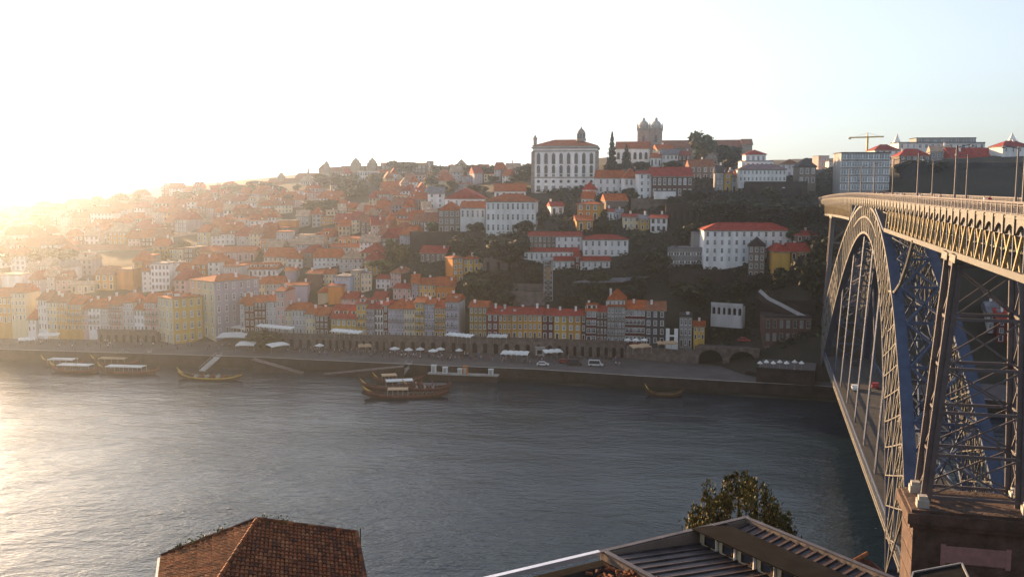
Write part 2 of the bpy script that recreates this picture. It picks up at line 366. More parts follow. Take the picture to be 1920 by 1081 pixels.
HOUSES = []; BOXES = []
def house(x0, x1, ye, yb, wall='white', roof='orange', st=3, co=3, yaw=-8, dep=11, rt='g', rt_y=None, Y=None, win='white', bal=0, label=None,
          cat='house', name='townhouse', group=None, side=0, sw=None, wst='sash', door=True, rows=None, ww=None, wh=None, low=7, ch=1, dm=0, sk=0, reg=None, inset=.05, plinth=False):
    pc = (x0 + x1) / 2
    if Y is None: Y = hit(pc, yb).y
    C = at(pc, yb, Y); th = math.radians(yaw); c, s = math.cos(th), math.sin(th)
    aa = []
    for px in (x0, x1):
        p = at(px, yb, Y); k = p.x / p.y; aa.append((k * C.y - C.x) / (c - k * s))
    W = aa[1] - aa[0] - inset; mid = (aa[0] + aa[1]) / 2
    base = Vector((C.x + mid * c, C.y + mid * s, C.z))
    H = at(pc, ye, Y).z - C.z
    rh = dep * .30 if rt_y is None else max(.5, at(pc, rt_y, Y + (dep / 2 if rt in 'gh' else 0 if rt == 'f' else dep)).z - C.z - H)
    root = empty(name, base, th, label, cat, group)
    m = MB(); hw = W / 2
    z0 = -low
    m.add([(-hw, 0, z0), (hw, 0, z0), (hw, dep, z0), (-hw, dep, z0), (-hw, 0, H), (hw, 0, H), (hw, dep, H), (-hw, dep, H)], [(0, 1, 5, 4), (2, 3, 7, 6), (4, 5, 6, 7)])
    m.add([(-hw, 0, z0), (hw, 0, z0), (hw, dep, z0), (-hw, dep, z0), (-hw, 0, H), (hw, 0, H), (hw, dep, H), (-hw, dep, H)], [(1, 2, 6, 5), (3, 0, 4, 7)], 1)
    if rt == 'g': m.add([(-hw, 0, H), (-hw, dep, H), (-hw, dep / 2, H + rh - .15), (hw, 0, H), (hw, dep, H), (hw, dep / 2, H + rh - .15)], [(1, 0, 2), (3, 4, 5)], 1)
    if rt == 'f': m.add([(-hw, 0, H), (hw, 0, H), (0, 0, H + rh - .15), (-hw, dep, H), (hw, dep, H), (0, dep, H + rh - .15)], [(0, 1, 2), (4, 3, 5)])
    if rt == 's': m.add([(-hw, 0, H), (-hw, dep, H), (-hw, dep, H + rh - .15), (hw, 0, H), (hw, dep, H), (hw, dep, H + rh - .15)], [(1, 0, 2), (3, 4, 5), (4, 1, 2, 5)], 1)
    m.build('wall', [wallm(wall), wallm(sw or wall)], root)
    rm = link('roof', roof_mesh(W, dep, H, rh, rt, roof), root)
    # cornice and base course
    if H > 5 and st > 1:
        m = MB(); m.box(-hw - .08, hw + .08, -.16, -.003, H - .55, H - .38); m.build('cornice', M_granite, root)
    sh = H / max(st, 1)
    cw = W / max(co, 1)
    for i in range(st):
        if rows is not None and i not in rows: continue
        for j in range(co):
            w = ww or min(cw * .52, 1.5, sh * .55); h = wh or sh * .60
            x = -hw + cw * (j + .5); z = sh * i + sh * .20
            if i == 0 and door and j % 2 == 0: add_window(root, x, 0, .05, w * 1.05, sh * .76, win, 'door', name='door')
            else: add_window(root, x, 0, z, w, h, win, wst)
        if bal and i in (bal if isinstance(bal, (list, tuple)) else range(1, bal + 1)):
            link('balcony', balmesh(), root, (0, 0, sh * i + sh * .16), 0, (W * .92, 1, min(1, sh * .34)))
    if side:  # windows on the visible side wall
        right = side > 0; n_ = abs(side); cd = dep / n_
        for i in range(st):
            for j in range(n_):
                add_window(root, hw if right else -hw, cd * (j + .5), sh * i + sh * .2, min(cd * .45, 1.3), wh or sh * .58, win, wst if wst != 'door' else 'sash', PI / 2 if right else -PI / 2)
    for i in range(ch):
        x = R.uniform(-.4, .4) * W; y = dep * R.uniform(.3, .65)
        zz = H + (rh * (1 - abs(y - dep / 2) / (dep / 2)) if rt in 'gh' else .3) * (.6 if rt == 'h' else 1)
        link('chimney', chim(), rm, (x, y, zz), R.uniform(-.1, .1), (1, 1, R.uniform(.7, 1.15)))
    for i in range(dm):
        link('dormer', dormer(), rm, (-hw + W * (i + .5) / dm, dep * .16, H + rh * .32 - .1))
    for i in range(sk):
        x = R.uniform(-.35, .35) * W; y = dep * R.uniform(.14, .3); o = link('skylight', skylight(), rm, (x, y, H + rh * y / (dep / 2) + .02)); o.rotation_euler = (math.atan2(rh, dep / 2), 0, 0)
    BOXES.append((x0, x1, ye - 8, yb)); root['_px'] = pc
    info = dict(root=root, W=W, H=H, rh=rh, dep=dep, roof=rm, wall=wall, st=st, px=pc, roofk=roof, Y=Y)
    if reg is not None: reg.append(info)
    return info
SW = {2: 'two', 1: 'one', 3: 'three', 4: 'four', 5: 'five', 6: 'six'}
CW = dict(white='white', cream='cream', yellow='yellow', ochre='ochre', orange='orange', red='dark red', pink='pink', lavender='lavender', blue='pale blue', grey='grey', stone='stone', brown='brown', olive='olive', dark='dark', palegrey='pale grey')
def label_row(reg, where, extra=''):
    reg.sort(key=lambda h: h['px'])
    for i, h in enumerate(reg):
        if h['root'].get('label'): continue
        l = CW[reg[i - 1]['wall']] if i else None; r = CW[reg[i + 1]['wall']] if i + 1 < len(reg) else None
        s = f"{'narrow ' if h['W'] < 6 else ''}{CW[h['wall']]} {SW[h['st']]}-storey house, {ordw(i)} from the left {where}"
        h['root']['label'] = s
# ------------------------------------------------------------------ the iron arch bridge
BB = math.radians(14.52); SB, CB = math.sin(BB), math.cos(BB); TC = 244.7; SC = 28.2
def br(t, s, z): return Vector((t * SB + s * CB, t * CB - s * SB, z))
def zd(t): return 64.1 - (max(0, t - 215) / 215) ** 2 * 3.2
def zi(T): return 55.75 - .006664 * T * T + 2.86e-8 * T ** 4
def ze(T): return 63.0 - .003972 * T * T - 1.13e-8 * T ** 4
def side(w, s): return s if w else 2 * SC - s
def so(z, top): return 24.2 - .075 * (top - z)
bridge = empty('arch_bridge', br(TC, SC, 0), 0, 'tall two-deck iron arch bridge with latticed ribs spanning the river on the right', 'bridge')
BO = bridge.location.copy()
class BM(MB):
    def beam(s, p, q, w, h, m=0, up=None): MB.beam(s, p - BO, q - BO, w, h, m, up)
    def pq(s, a, b, c, d, m=0): s.quad(a - BO, b - BO, c - BO, d - BO, m)
BOXW = 1.9
Ts = [i * 4.0 for i in range(-22, 23)]
EK = 1.148
for w in (True, False):
    lo, up_, lat = BM(), BM(), BM()
    rib = empty('arch_rib', (0, 0, 0)); rib.parent = bridge
    def rp(T, z, top, off): return br(TC + T, side(w, so(z, top) + off), z)
    for a, b in zip(Ts[:-1], Ts[1:]):
        for fl, zf, top, dz, k in ((lo, zi, 55.75, .55, 1), (up_, ze, 63.0, -.55, EK)):
            z0, z1 = zf(a * k), zf(b * k)
            o0, o1 = rp(a * k, z0, top, 0), rp(b * k, z1, top, 0); i0, i1 = rp(a * k, z0, top, BOXW), rp(b * k, z1, top, BOXW)
            dv = Vector((0, 0, dz * (1 + abs(a) / 120)))
            fl.pq(o0, o1, i1, i0); fl.pq(o0 + dv, o1 + dv, i1 + dv, i0 + dv); fl.pq(o0, o1, o1 + dv, o0 + dv, 1); fl.pq(i0, i1, i1 + dv, i0 + dv)
        for off in (.12, BOXW - .12):
            def wp(T, f):
                T1_, T2_ = T, T * EK; z = zi(T1_) * (1 - f) + ze(T2_) * f; s0 = so(zi(T1_), 55.75) * (1 - f) + so(ze(T2_), 63.0) * f
                return br(TC + T1_ * (1 - f) + T2_ * f, side(w, s0 + off), z)
            k = .21
            if abs(a + 2) < 56:
                lat.beam(wp(a, .04), wp(a, .96), k, k); lat.beam(wp(a, .04), wp(b, .96), k * .8, k); lat.beam(wp(b, .04), wp(a, .96), k * .8, k)
            else:
                lat.beam(wp(a, .04), wp(a, .96), k, k)
                lat.beam(wp(a, .04), wp(b, .5), k, k); lat.beam(wp(b, .04), wp(a, .5), k, k); lat.beam(wp(a, .5), wp(b, .96), k, k); lat.beam(wp(b, .5), wp(a, .96), k, k)
                lat.beam(wp(a, .5), wp(b, .5), .3, .4)
            if abs(a + 2) < 26: lat.beam(wp(a, .56), wp(b, .56), .3, .42)
    lo.build('lower_flange', [M_bridge, M_bridge_lit], rib); up_.build('upper_flange', [M_bridge, M_bridge_lit], rib)
    lat.build('web_lattice', M_bridge_lit, rib)
# bracing between the ribs
x = BM(); Tn = [-86 + 8.6 * i for i in range(21)]
for a, b in zip(Tn[:-1], Tn[1:]):
    for zf, top, k in ((ze, 63.0, EK), (zi, 55.75, 1)):
        A0, B0 = a * k, b * k
        p0, p1 = br(TC + A0, so(zf(A0), top) + BOXW, zf(A0)), br(TC + B0, so(zf(B0), top) + BOXW, zf(B0))
        q0, q1 = br(TC + A0, side(0, so(zf(A0), top) + BOXW), zf(A0)), br(TC + B0, side(0, so(zf(B0), top) + BOXW), zf(B0))
        x.beam(p0, q0, .4, .45)
        x.beam(p0, q1, .38, .36); x.beam(q0, p1, .38, .36)
    m0 = br(TC + a, SC - 2, zi(a) * .5 + ze(a) * .5); m1 = br(TC + a, SC + 2, zi(a) * .5 + ze(a) * .5)
    x.beam(br(TC + a, so(zi(a), 55.75) + BOXW, zi(a)), br(TC + a, side(0, so(ze(a), 63.0) + BOXW), ze(a)), .25, .25)
    x.beam(br(TC + a, side(0, so(zi(a), 55.75) + BOXW), zi(a)), br(TC + a, so(ze(a), 63.0) + BOXW, ze(a)), .25, .25)
x.build('arch_bracing', M_bridge, bridge)
# upper deck
T0, T1, PN = 30.0, 432.0, 4.4
d = BM()
tt = [T0 + i * PN for i in range(int((T1 - T0) / PN) + 1)]
for a, b in zip(tt[:-1], tt[1:]):
    for s0, s1, dz, mm in ((23.4, 33.0, 0, 0), (23.4, 25.0, .16, 2), (31.4, 33.0, .16, 2), (27.0, 27.12, .05, 1), (29.2, 29.32, .05, 1)):
        A_, B_, C_, D_ = br(a, s0, zd(a) + dz), br(b, s0, zd(b) + dz), br(b, s1, zd(b) + dz), br(a, s1, zd(a) + dz)
        d.pq(A_, B_, C_, D_, mm)
    dn = Vector((0, 0, -.55))
    d.pq(br(a, 23.5, zd(a)) + dn, br(b, 23.5, zd(b)) + dn, br(b, 32.9, zd(b)) + dn, br(a, 32.9, zd(a)) + dn)
M_road = mat('asphalt', (.05, .05, .055), .9, .2, .5)
deck = d.build('upper_deck', [M_road, M_steel, M_conc], bridge)
for w in (True, False):
    c = BM()
    for a, b in zip(tt[:-1], tt[1:]):
        n = 8; o = Vector((0, 0, 1))
        top = lambda t, q: br(t, side(w, 23.4), zd(t) + .2)
        for k in range(n):
            u0, u1 = a + PN * k / n, a + PN * (k + 1) / n
            f = lambda u: -1.75 + 1.05 * math.sin(PI * min(1, max(0, ((u - a) / PN - .06) / .88))) ** .7
            z0, z1 = zd(u0) + f(u0), zd(u1) + f(u1)
            p0, p1 = br(u0, side(w, 23.4), zd(u0) + .22), br(u1, side(w, 23.4), zd(u1) + .22)
            q0, q1 = br(u0, side(w, 23.4), z0), br(u1, side(w, 23.4), z1)
            c.pq(p0, p1, q1, q0)
            iq0, iq1 = br(u0, side(w, 23.75), z0), br(u1, side(w, 23.75), z1); c.pq(q0, q1, iq1, iq0)
            c.pq(p0, p1, br(u1, side(w, 23.75), zd(u1) + .22), br(u0, side(w, 23.75), zd(u0) + .22))
        c.beam(br(a, side(w, 23.37), zd(a) - .05), br(b, side(w, 23.37), zd(b) - .05), .1, .2)
        c.beam(br(a, side(w, 23.3), zd(a) + .15), br(a, side(w, 23.3), zd(a) - 1.7), .22, .3, up=(0, 1, 0))
    c.build('cornice', M_bridge_lit, deck)
    rl = BM(); sr = 23.55
    for a, b in zip(tt[:-1], tt[1:]):
        rl.beam(br(a, side(w, sr), zd(a) + 1.4), br(b, side(w, sr), zd(b) + 1.4), .16, .20); rl.beam(br(a, side(w, sr), zd(a) + 1.12), br(b, side(w, sr), zd(b) + 1.12), .05, .07); rl.beam(br(a, side(w, sr), zd(a) + .3), br(b, side(w, sr), zd(b) + .3), .05, .08)
        for k in range(12):
            u = a + PN * k / 12; th = .14 if k % 6 == 0 else .028
            if a < 230 or k % 6 == 0: rl.beam(br(u, side(w, sr), zd(u) + .16), br(u, side(w, sr), zd(u) + 1.35), th, th)
    rl.build('railing', M_rail, deck)
    sg_ = 24.25
    TE0, TE1 = TC - 37, TC + 38
    for near in (True, False):
        g = BM()
        for a in [T0 + i * PN for i in range(int((T1 - T0) / PN))]:
            b = a + PN; c = (a + b) / 2
            if (c < TE0 - 2) if near else (c > TE1 + 2):
                zb0, zb1 = zd(a) - 5.7, zd(b) - 5.7
                g.beam(br(a, side(w, sg_), zb0), br(b, side(w, sg_), zb1), .7, .75, 1)
                g.beam(br(a, side(w, sg_), zd(a) - 1.6), br(b, side(w, sg_), zd(b) - 1.6), .5, .5)
                top, bot = zd(a) - 1.5, zd(a) - 5.4
                g.beam(br(a, side(w, sg_ - .1), top), br(a + 2.9, side(w, sg_ - .1), bot), .26, .3, 2)
                g.beam(br(a, side(w, sg_ + .2), top), br(a - 2.9, side(w, sg_ + .2), bot), .26, .3, 2)
                g.beam(br(a, side(w, sg_ + .05), top), br(a, side(w, sg_ + .05), bot), .12, .12)
                if w:
                    g.beam(br(a, sg_, zd(a) - 5.6), br(a, side(0, sg_), zd(a) - 5.6), .3, .35); g.beam(br(a, sg_, zd(a) - 1.2), br(a, side(0, sg_), zd(a) - 5.3), .14, .14); g.beam(br(a, side(0, sg_), zd(a) - 1.2), br(a, sg_, zd(a) - 5.3), .14, .14)
        if near: g.beam(br(TE0, side(w, sg_), zd(TE0) - 5.7), br(TE0 + 17, side(w, sg_), zd(TE0) - 1.4), .6, .6)
        else: g.beam(br(TE1, side(w, sg_), zd(TE1) - 5.7), br(TE1 - 17, side(w, sg_), zd(TE1) - 1.4), .6, .6)
        g.build('truss_girder', [M_bridge, M_bridge_lit, mat('bridge_sunlit_gold', (.50, .40, .22), .6, .15, .6)], bridge)  # golden colour paints warm sunlight onto the truss diagonals
# lower deck, hung from the ribs
ld = BM(); LZ = 12.0
def lq(t0, t1, s0, s1, z, m=0): ld.pq(br(t0, s0, z), br(t1, s0, z), br(t1, s1, z), br(t0, s1, z), m)
lt = [145 + i * 5 for i in range(37)]
for a, b in zip(lt[:-1], lt[1:]):
    lq(a, b, 21.2, 35.2, LZ); lq(a, b, 21.2, 35.2, LZ - .6)
    for w in (1, 0):
        ld.beam(br(a, side(w, 21.1), LZ - .9), br(b, side(w, 21.1), LZ - .9), .4, .5, 1); ld.beam(br(a, side(w, 21.1), LZ - .1), br(b, side(w, 21.1), LZ - .1), .4, .45, 1)
    ld.beam(br(a, 21.3, LZ - 1), br(a, 35.1, LZ - 1), .3, .6)
lower = ld.build('lower_deck', [M_road, M_bridge_lit], bridge)
for w in (1, 0):
    rl = BM()
    for a, b in zip(lt[:-1], lt[1:]):
        rl.beam(br(a, side(w, 21.3), LZ + 1.25), br(b, side(w, 21.3), LZ + 1.25), .22, .22); rl.beam(br(a, side(w, 21.3), LZ + .65), br(b, side(w, 21.3), LZ + .65), .08, .1)
        for k in range(4): u = a + 1.25 * k; rl.beam(br(u, side(w, 21.3), LZ), br(u, side(w, 21.3), LZ + 1.25), .08, .08)
    rl.build('railing', M_bridge, lower)
for T in (-52, -31, -10, 11, 32, 53):
    for w in (1, 0):
        h = BM()
        for dt in (-.55, .55):
            a = br(TC + T + dt, side(w, so(zi(T), 55.75) + 1.2), zi(T)); b = br(TC + T + dt, side(w, 22.6), LZ)
            h.beam(a, b, .22, .28)
        nn = max(3, int((zi(T) - LZ) / 2.2))
        for i in range(nn):
            f0, f1 = i / nn, (i + 1) / nn
            A_, B_ = br(TC + T - .55, side(w, so(zi(T), 55.75) + 1.2), zi(T)), br(TC + T - .55, side(w, 22.6), LZ); C_, D_ = br(TC + T + .55, side(w, so(zi(T), 55.75) + 1.2), zi(T)), br(TC + T + .55, side(w, 22.6), LZ)
            h.beam(A_.lerp(B_, f0), C_.lerp(D_, f1), .08, .08)
        h.build('hanger', M_bridge, bridge)
# steel tower on the near masonry pier, and a second one on the far bank
def tower(tb0, tb1, tt0, tt1, sb, st_, zb, name='tower'):
    tw = BM(); zt = zd(tt0) - 6.1
    def leg(f, tb, tq, w): return br(tb + (tq - tb) * f, side(w, sb + (st_ - sb) * f), zb + (zt - zb) * f)
    C4 = [(tb0, tt0, 1), (tb0, tt0, 0), (tb1, tt1, 0), (tb1, tt1, 1)]
    for c in C4:
        for k in ((-.36, 0), (.36, 0)):
            off = br(0, k[0], 0) - br(0, 0, 0)
            tw.beam(leg(0, *c) + off, leg(1, *c) + off, .22, .7)
        for i in range(16): tw.beam(leg(i / 16, *c) - (br(0, .45, 0)), leg((i + 1) / 16, *c) + br(0, .45, 0), .08, .12)
        tw.beam(leg(.985, *c), leg(1.015, *c), 1.6, 1.6, 1)
    t_ = tw.build(name, [M_rail, M_bridge_lit], bridge)
    xb = BM(); L = [0.02, .2, .38, .56, .76, .97]
    for i in range(5):
        for k in range(4):
            a, b = C4[k], C4[(k + 1) % 4]
            xb.beam(leg(L[i], *a), leg(L[i + 1], *b), .16, .22); xb.beam(leg(L[i], *b), leg(L[i + 1], *a), .16, .22); xb.beam(leg(L[i], *a), leg(L[i], *b), .28, .4)
    for k in range(4): xb.beam(leg(.97, *C4[k]), leg(.97, *C4[(k + 1) % 4]), .4, .5)
    xb.build('tower_bracing', M_rail, t_)
tower(135.5, 140.8, 131.5, 137, 22.4, 24.3, 25)
tower(352, 358, 353, 357, 22.5, 24.3, 18)
sp = BM(); pl = [br(167, 24, 58.2), br(172, 23.9, 54), br(177.5, 23.7, 50.2), br(183, 23.6, 48.2), br(190, 23.6, 47.6)]
for a, b in zip(pl[:-1], pl[1:]): sp.cyl(a - BO, b - BO, .32, n=8)
sp.build('curved_strut', M_bridge_lit, bridge)

# masonry pier with plaque
pier = empty('stone_pier', br(136, SC, 0), -BB, 'massive reddish stone bridge pier carrying the near steel tower, with a pale plaque', 'pier')
m = MB()
def pb(t0, t1, s0, s1, z0, z1, mm=0): m.box(s0 - SC, s1 - SC, t0 - 136, t1 - 136, z0, z1, mm)
M_pier = mat('pier_stone', (.13, .085, .072), .9, .28, .5, bump=.6, bscale=1.5)
pb(131.6, 141, 20.4, 36.0, -3, 22.6); pb(131.1, 141.5, 19.9, 36.5, 22.6, 23.2); pb(130.8, 141.8, 19.6, 36.8, 23.2, 24.6)
pb(131.3, 141.3, 20.1, 36.3, 24.6, 25)
for z in (3, 6, 9, 12, 15, 18, 21): pb(131.53, 141.07, 20.33, 36.07, z, z + .14)
m.build('masonry', M_pier, pier)
for tq, sq in ((132.2, 20.9), (138.6, 20.9), (132.2, 33.6), (138.6, 33.6)):
    mm = MB(); mm.box(sq - SC, sq - SC + 1.5, tq - 136, tq - 136 + 1.5, 25.002, 26); mm.box(sq - SC + .2, sq - SC + 1.3, tq - 136 + .2, tq - 136 + 1.3, 26, 26.5); mm.build('coping_block', M_conc, pier)
mm = MB(); mm.box(-3.9, 3.7, -4.47, -4.41, 18.0, 20.4); mm.box(-4.3, -3.7, -4.52, -4.41, 17.8, 20.6); mm.box(3.5, 4.1, -4.52, -4.41, 17.8, 20.6)
mm.box(-3.6, 3.4, -4.5, -4.475, 18.25, 18.35); mm.box(-3.6, 3.4, -4.5, -4.475, 20.05, 20.15)
for i in range(9): x = -3.0 + i * .68; mm.box(x, x + .42, -4.49, -4.472, 18.8, 19.6); mm.box(x + .12, x + .3, -4.51, -4.492, 18.95, 19.45)
mm.build('plaque', mat('plaque_stone', (.40, .23, .23), .85, .12, 1), pier)

# lamp posts on the bridge
def lamp(t, w, label):
    o = empty('lamp_post', br(t, side(w, 23.9), zd(t) + .16), -BB, label, 'lamp post', 'lamp posts along the upper deck')
    m = MB(); m.cyl((0, 0, 0), (0, 0, 1.1), .22, .16, 8); m.cyl((0, 0, 1.1), (0, 0, 8.0), .15, .10, 8); m.build('post', M_rail, o)
    m = MB(); d = 1 if w else -1; m.cyl((0, 0, 7.7), (d * 1.6, 0, 8.1), .05, n=6); m.build('arm', M_rail, o)
    m = MB(); m.lathe((d * 1.8, 0, 7.9), [(0, .22), (.12, .2), (.28, 0), (.2, -.12), (0, -.16)], 8); m.build('lamp_head', M_steel, o)
LT = [100.2, 133.7, 164.5, 194.5, 226, 255, 290]
for i, t in enumerate(LT): lamp(t, True, f'tall lamp post on the near railing of the upper deck, {ordw(i)} from the right edge')
for i, t in enumerate([108, 140, 172, 205]): lamp(t, False, f'lamp post behind the far railing of the upper deck, {ordw(i)} from the right edge')
# ------------------------------------------------------------------ riverside row on top of the arcade wall
def fy(px): return float(np.interp(px, [-100, 0, 330, 480, 640, 880, 1090, 1290], [398, 393, 387, 380, 372, 364, 356, 348]))
RQ = []
FR = [ # x0 x1 eave base wall roof storeys cols extra
 (478, 499, 566, 626, 'red', 'orange', 4, 3, dict(rt_y=553, bal=[1, 2, 3])),
 (499, 520, 564, 626, 'palegrey', 'orange', 4, 3, dict(rt_y=552)),
 (520, 535, 545, 626, 'pink', 'orange', 5, 2, dict(rt_y=536)),
 (535, 548, 581, 626, 'cream', 'orange', 3, 2, dict(rt_y=568)),
 (548, 574, 580, 628, 'palegrey', 'orange', 3, 4, dict(rt_y=566)),
 (574, 592, 587, 628, 'cream', 'orange', 3, 3, dict(rt_y=572)),
 (592, 616, 591, 628, 'brown', 'orange', 3, 3, dict(rt_y=575, bal=[1])),
 (621, 669, 597, 628, 'yellow', 'red', 2, 5, dict(rt_y=570, dm=3, dep=13)),
 (669, 687.5, 569, 630, 'yellow', 'red', 4, 2, dict(rt_y=558, dm=1, bal=[1, 2])),
 (687.5, 702.5, 578, 631, 'lavender', 'red', 4, 3, dict(rt_y=566, bal=[1, 2, 3])),
 (702.5, 719, 578, 631, 'white', 'red', 4, 3, dict(rt_y=565, win='brown', bal=[1, 2, 3])),
 (719, 728, 572, 631, 'red', 'red', 4, 1, dict(rt_y=562)),
 (728, 758, 578, 632, 'lavender', 'orange', 4, 5, dict(rt_y=561, bal=[2], dep=13, rt='h')),
 (758, 778, 578, 632, 'cream', 'orange', 4, 4, dict(rt_y=563, bal=[1, 2])),
 (778, 796, 566, 632, 'yellow', 'orange', 5, 2, dict(rt_y=556, bal=[1, 2, 3])),
 (796, 815, 569, 632, 'lavender', 'orange', 4, 3, dict(rt_y=558, bal=[1])),
 (815, 835.5, 577, 632, 'ochre', 'orange', 4, 3, dict(rt_y=562, win='white', bal=[1, 2])),
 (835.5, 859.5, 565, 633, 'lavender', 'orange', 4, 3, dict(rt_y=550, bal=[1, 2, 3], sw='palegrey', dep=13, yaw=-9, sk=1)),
 (880, 913, 575, 634, 'olive', 'orange', 4, 4, dict(rt_y=563)),
 (913, 934, 588, 634, 'red', 'red', 3, 2, dict(rt_y=572)),
 (934, 959, 589, 634, 'ochre', 'red', 3, 3, dict(rt_y=574, sk=1)),
 (959, 981, 589, 634, 'ochre', 'red', 3, 2, dict(rt_y=575, sk=1)),
 (981, 1016, 589, 634, 'ochre', 'red', 3, 4, dict(rt_y=575)),
 (1016, 1038, 590, 635, 'red', 'red', 3, 2, dict(rt_y=577)),
 (1038, 1064, 591, 636, 'yellow', 'red', 3, 2, dict(rt_y=578)),
 (1064, 1089, 591, 637, 'ochre', 'red', 3, 2, dict(rt_y=579)),
 (1089, 1099, 590, 639, 'brown', 'red', 3, 1, dict(rt_y=580)),
 (1099, 1118, 582, 641, 'red', 'orange', 4, 2, dict(rt_y=568, dm=2, ww=1.6, bal=[1, 2])),
 (1118, 1138, 584, 642, 'brown', 'red', 4, 3, dict(rt_y=572, bal=[1, 2, 3])),
 (1138, 1172, 575, 643, 'grey', 'orange', 5, 5, dict(rt_y=562, bal=[1, 2, 3], rt='l')),
 (1172, 1209, 579, 642, 'red', 'orange', 4, 5, dict(rt_y=562, bal=[1, 2], ww=1.2)),
 (1209, 1247, 581, 645, 'dark', 'brown', 4, 3, dict(rt_y=564)),
 (1273, 1297, 594, 650, 'grey', 'dark', 3, 3, dict(rt='l', ch=2)),
 (1300, 1321, 611, 636, 'yellow', 'orange', 2, 3, dict(rt_y=600)),
]
for i, (x0, x1, ye, yb, wl, rf, st, co, kw) in enumerate(FR):
    k = dict(yaw=-9 + R.uniform(-1.5, 1.5), Y=fy((x0 + x1) / 2) + R.uniform(-.5, .5), dep=11, low=8); k.update(kw)
    house(x0, x1, ye, yb, wl, rf, st, co, reg=RQ, name='terraced_house', group='riverside terraced houses', **k)
h = house(1140, 1172, 561, 575, 'white', 'orange', 1, 4, yaw=-9, Y=fy(1155) + 3, dep=9, rt='h', rt_y=541, low=2, ch=1, name='rooftop_house', cat='house',
          label='small white attic storey with orange hipped roof on top of the grey riverside house', door=False)
label_row(RQ, 'in the riverside row')
# white house front with two dark openings
r = empty('ruined_house', at(1259.5, 646, 346), math.radians(-9), 'bright white riverside house front with two large dark openings, shaped like an H', 'house')
W_ = (1271 - 1248) / F * 346; H_ = 31 / F * 346
m = MB(); c3 = W_ / 3.2
m.box(-W_ / 2, -W_ / 2 + c3, 0, .5, -4, H_); m.box(W_ / 2 - c3, W_ / 2, 0, .5, -4, H_); m.box(-W_ / 2 + c3, W_ / 2 - c3, 0.004, .5, H_ * .5, H_ * .6); m.box(-W_ / 2 + c3, W_ / 2 - c3, 0.004, .5, -4, .6)
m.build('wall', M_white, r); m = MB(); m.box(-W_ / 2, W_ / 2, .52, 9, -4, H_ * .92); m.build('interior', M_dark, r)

# ------------------------------------------------------------------ square and western riverside
RW = []
def hw(*a, **k):
    k.setdefault('yaw', R.uniform(-14, -2)); house(*a, reg=RW, name='terraced_house', group='western riverside houses', **k)
# large two-toned corner building and yellow corner building: left and right faces as two adjoining houses
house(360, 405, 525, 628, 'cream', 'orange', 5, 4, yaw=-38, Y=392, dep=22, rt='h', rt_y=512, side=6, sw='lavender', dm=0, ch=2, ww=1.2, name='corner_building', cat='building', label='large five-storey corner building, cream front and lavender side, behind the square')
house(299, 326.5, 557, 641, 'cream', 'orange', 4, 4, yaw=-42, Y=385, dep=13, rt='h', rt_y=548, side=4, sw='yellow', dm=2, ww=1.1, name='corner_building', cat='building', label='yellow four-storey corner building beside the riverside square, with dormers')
for a in [(271, 299, 566, 622, 'pink', 'orange', 4, 4, dict(bal=[1, 2])), (252, 271, 580, 622, 'white', 'orange', 3, 3, dict(rt_y=560)), (231, 252, 566, 622, 'palegrey', 'orange', 4, 3, {}),
          (205, 231, 571, 620, 'pink', 'orange', 4, 4, dict(bal=[1, 2, 3])), (189, 205, 577, 620, 'palegrey', 'orange', 3, 3, {}), (167, 189, 576, 619, 'white', 'orange', 4, 3, dict(bal=[1, 2])),
          (155, 167, 580, 619, 'pink', 'orange', 3, 2, {}), (128, 155, 570, 618, 'ochre', 'orange', 4, 4, dict(bal=[1, 2])), (108, 128, 566, 618, 'ochre', 'brown', 4, 3, {}), (89, 108, 565, 617, 'cream', 'brown', 4, 3, {}),
          (73, 89, 561, 617, 'white', 'brown', 4, 3, {}), (52, 68, 598, 620, 'white', 'orange', 2, 2, {}), (22, 50, 548, 600, 'cream', 'orange', 4, 4, {}), (-8, 22, 556, 606, 'ochre', 'orange', 3, 4, {}), (-40, -8, 560, 610, 'cream', 'orange', 3, 4, {})]:
    k = dict(Y=fy((a[0] + a[1]) / 2) + 3, low=8); k.update(a[8]); hw(*a[:8], **k)
hw(451, 460, 568, 630, 'palegrey', 'orange', 4, 1, Y=389); hw(460, 478, 572, 625, 'red', 'orange', 4, 2, Y=385)
label_row(RW, 'among the houses west of the square')

# ------------------------------------------------------------------ named houses of the second line and the hillside
def hh(x0, x1, ye, yb, wl, rf, st, co, label, **k):
    k.setdefault('yaw', R.uniform(-14, 8)); k.setdefault('name', 'hillside_house')
    return house(x0, x1, ye, yb, wl, rf, st, co, label=label, **k)
# behind the riverside row
hh(535, 577, 534, 570, 'lavender', 'orange', 2, 1, 'big plain lavender house wall rising behind the pink riverside house', rows=[], rt_y=528, ch=2)
hh(596, 620, 548, 568, 'cream', 'orange', 2, 2, 'beige gable-fronted house next to a plain orange wall', rt='f', rt_y=538, rows=[])
hh(616, 642, 535, 570, 'orange', 'red', 2, 1, 'plain bright orange house wall behind the riverside row', rows=[], rt_y=529)
hh(627, 656, 519, 560, 'blue', 'grey', 4, 3, 'pale blue house with a flat top behind the orange wall', rt='l', ww=1.0)
hh(658, 676, 509, 545, 'cream', 'grey', 4, 3, 'pale cream flat-roofed house beside a green garden, left of its lower neighbour', rt='l'); hh(677, 697, 513, 545, 'cream', 'grey', 3, 3, 'lower cream flat-roofed house beside the green garden', rt='l')
hh(576, 603, 512, 540, 'brown', 'orange', 2, 1, 'plain brown house wall below orange roofs', rows=[], rt_y=505); hh(604, 629, 513, 532, 'cream', 'orange', 2, 4, 'small cream house with a row of windows and orange roof', rt_y=504)
hh(535, 555, 507, 528, 'lavender', 'orange', 2, 1, 'small plain lavender house among orange roofs', rows=[], rt_y=500)
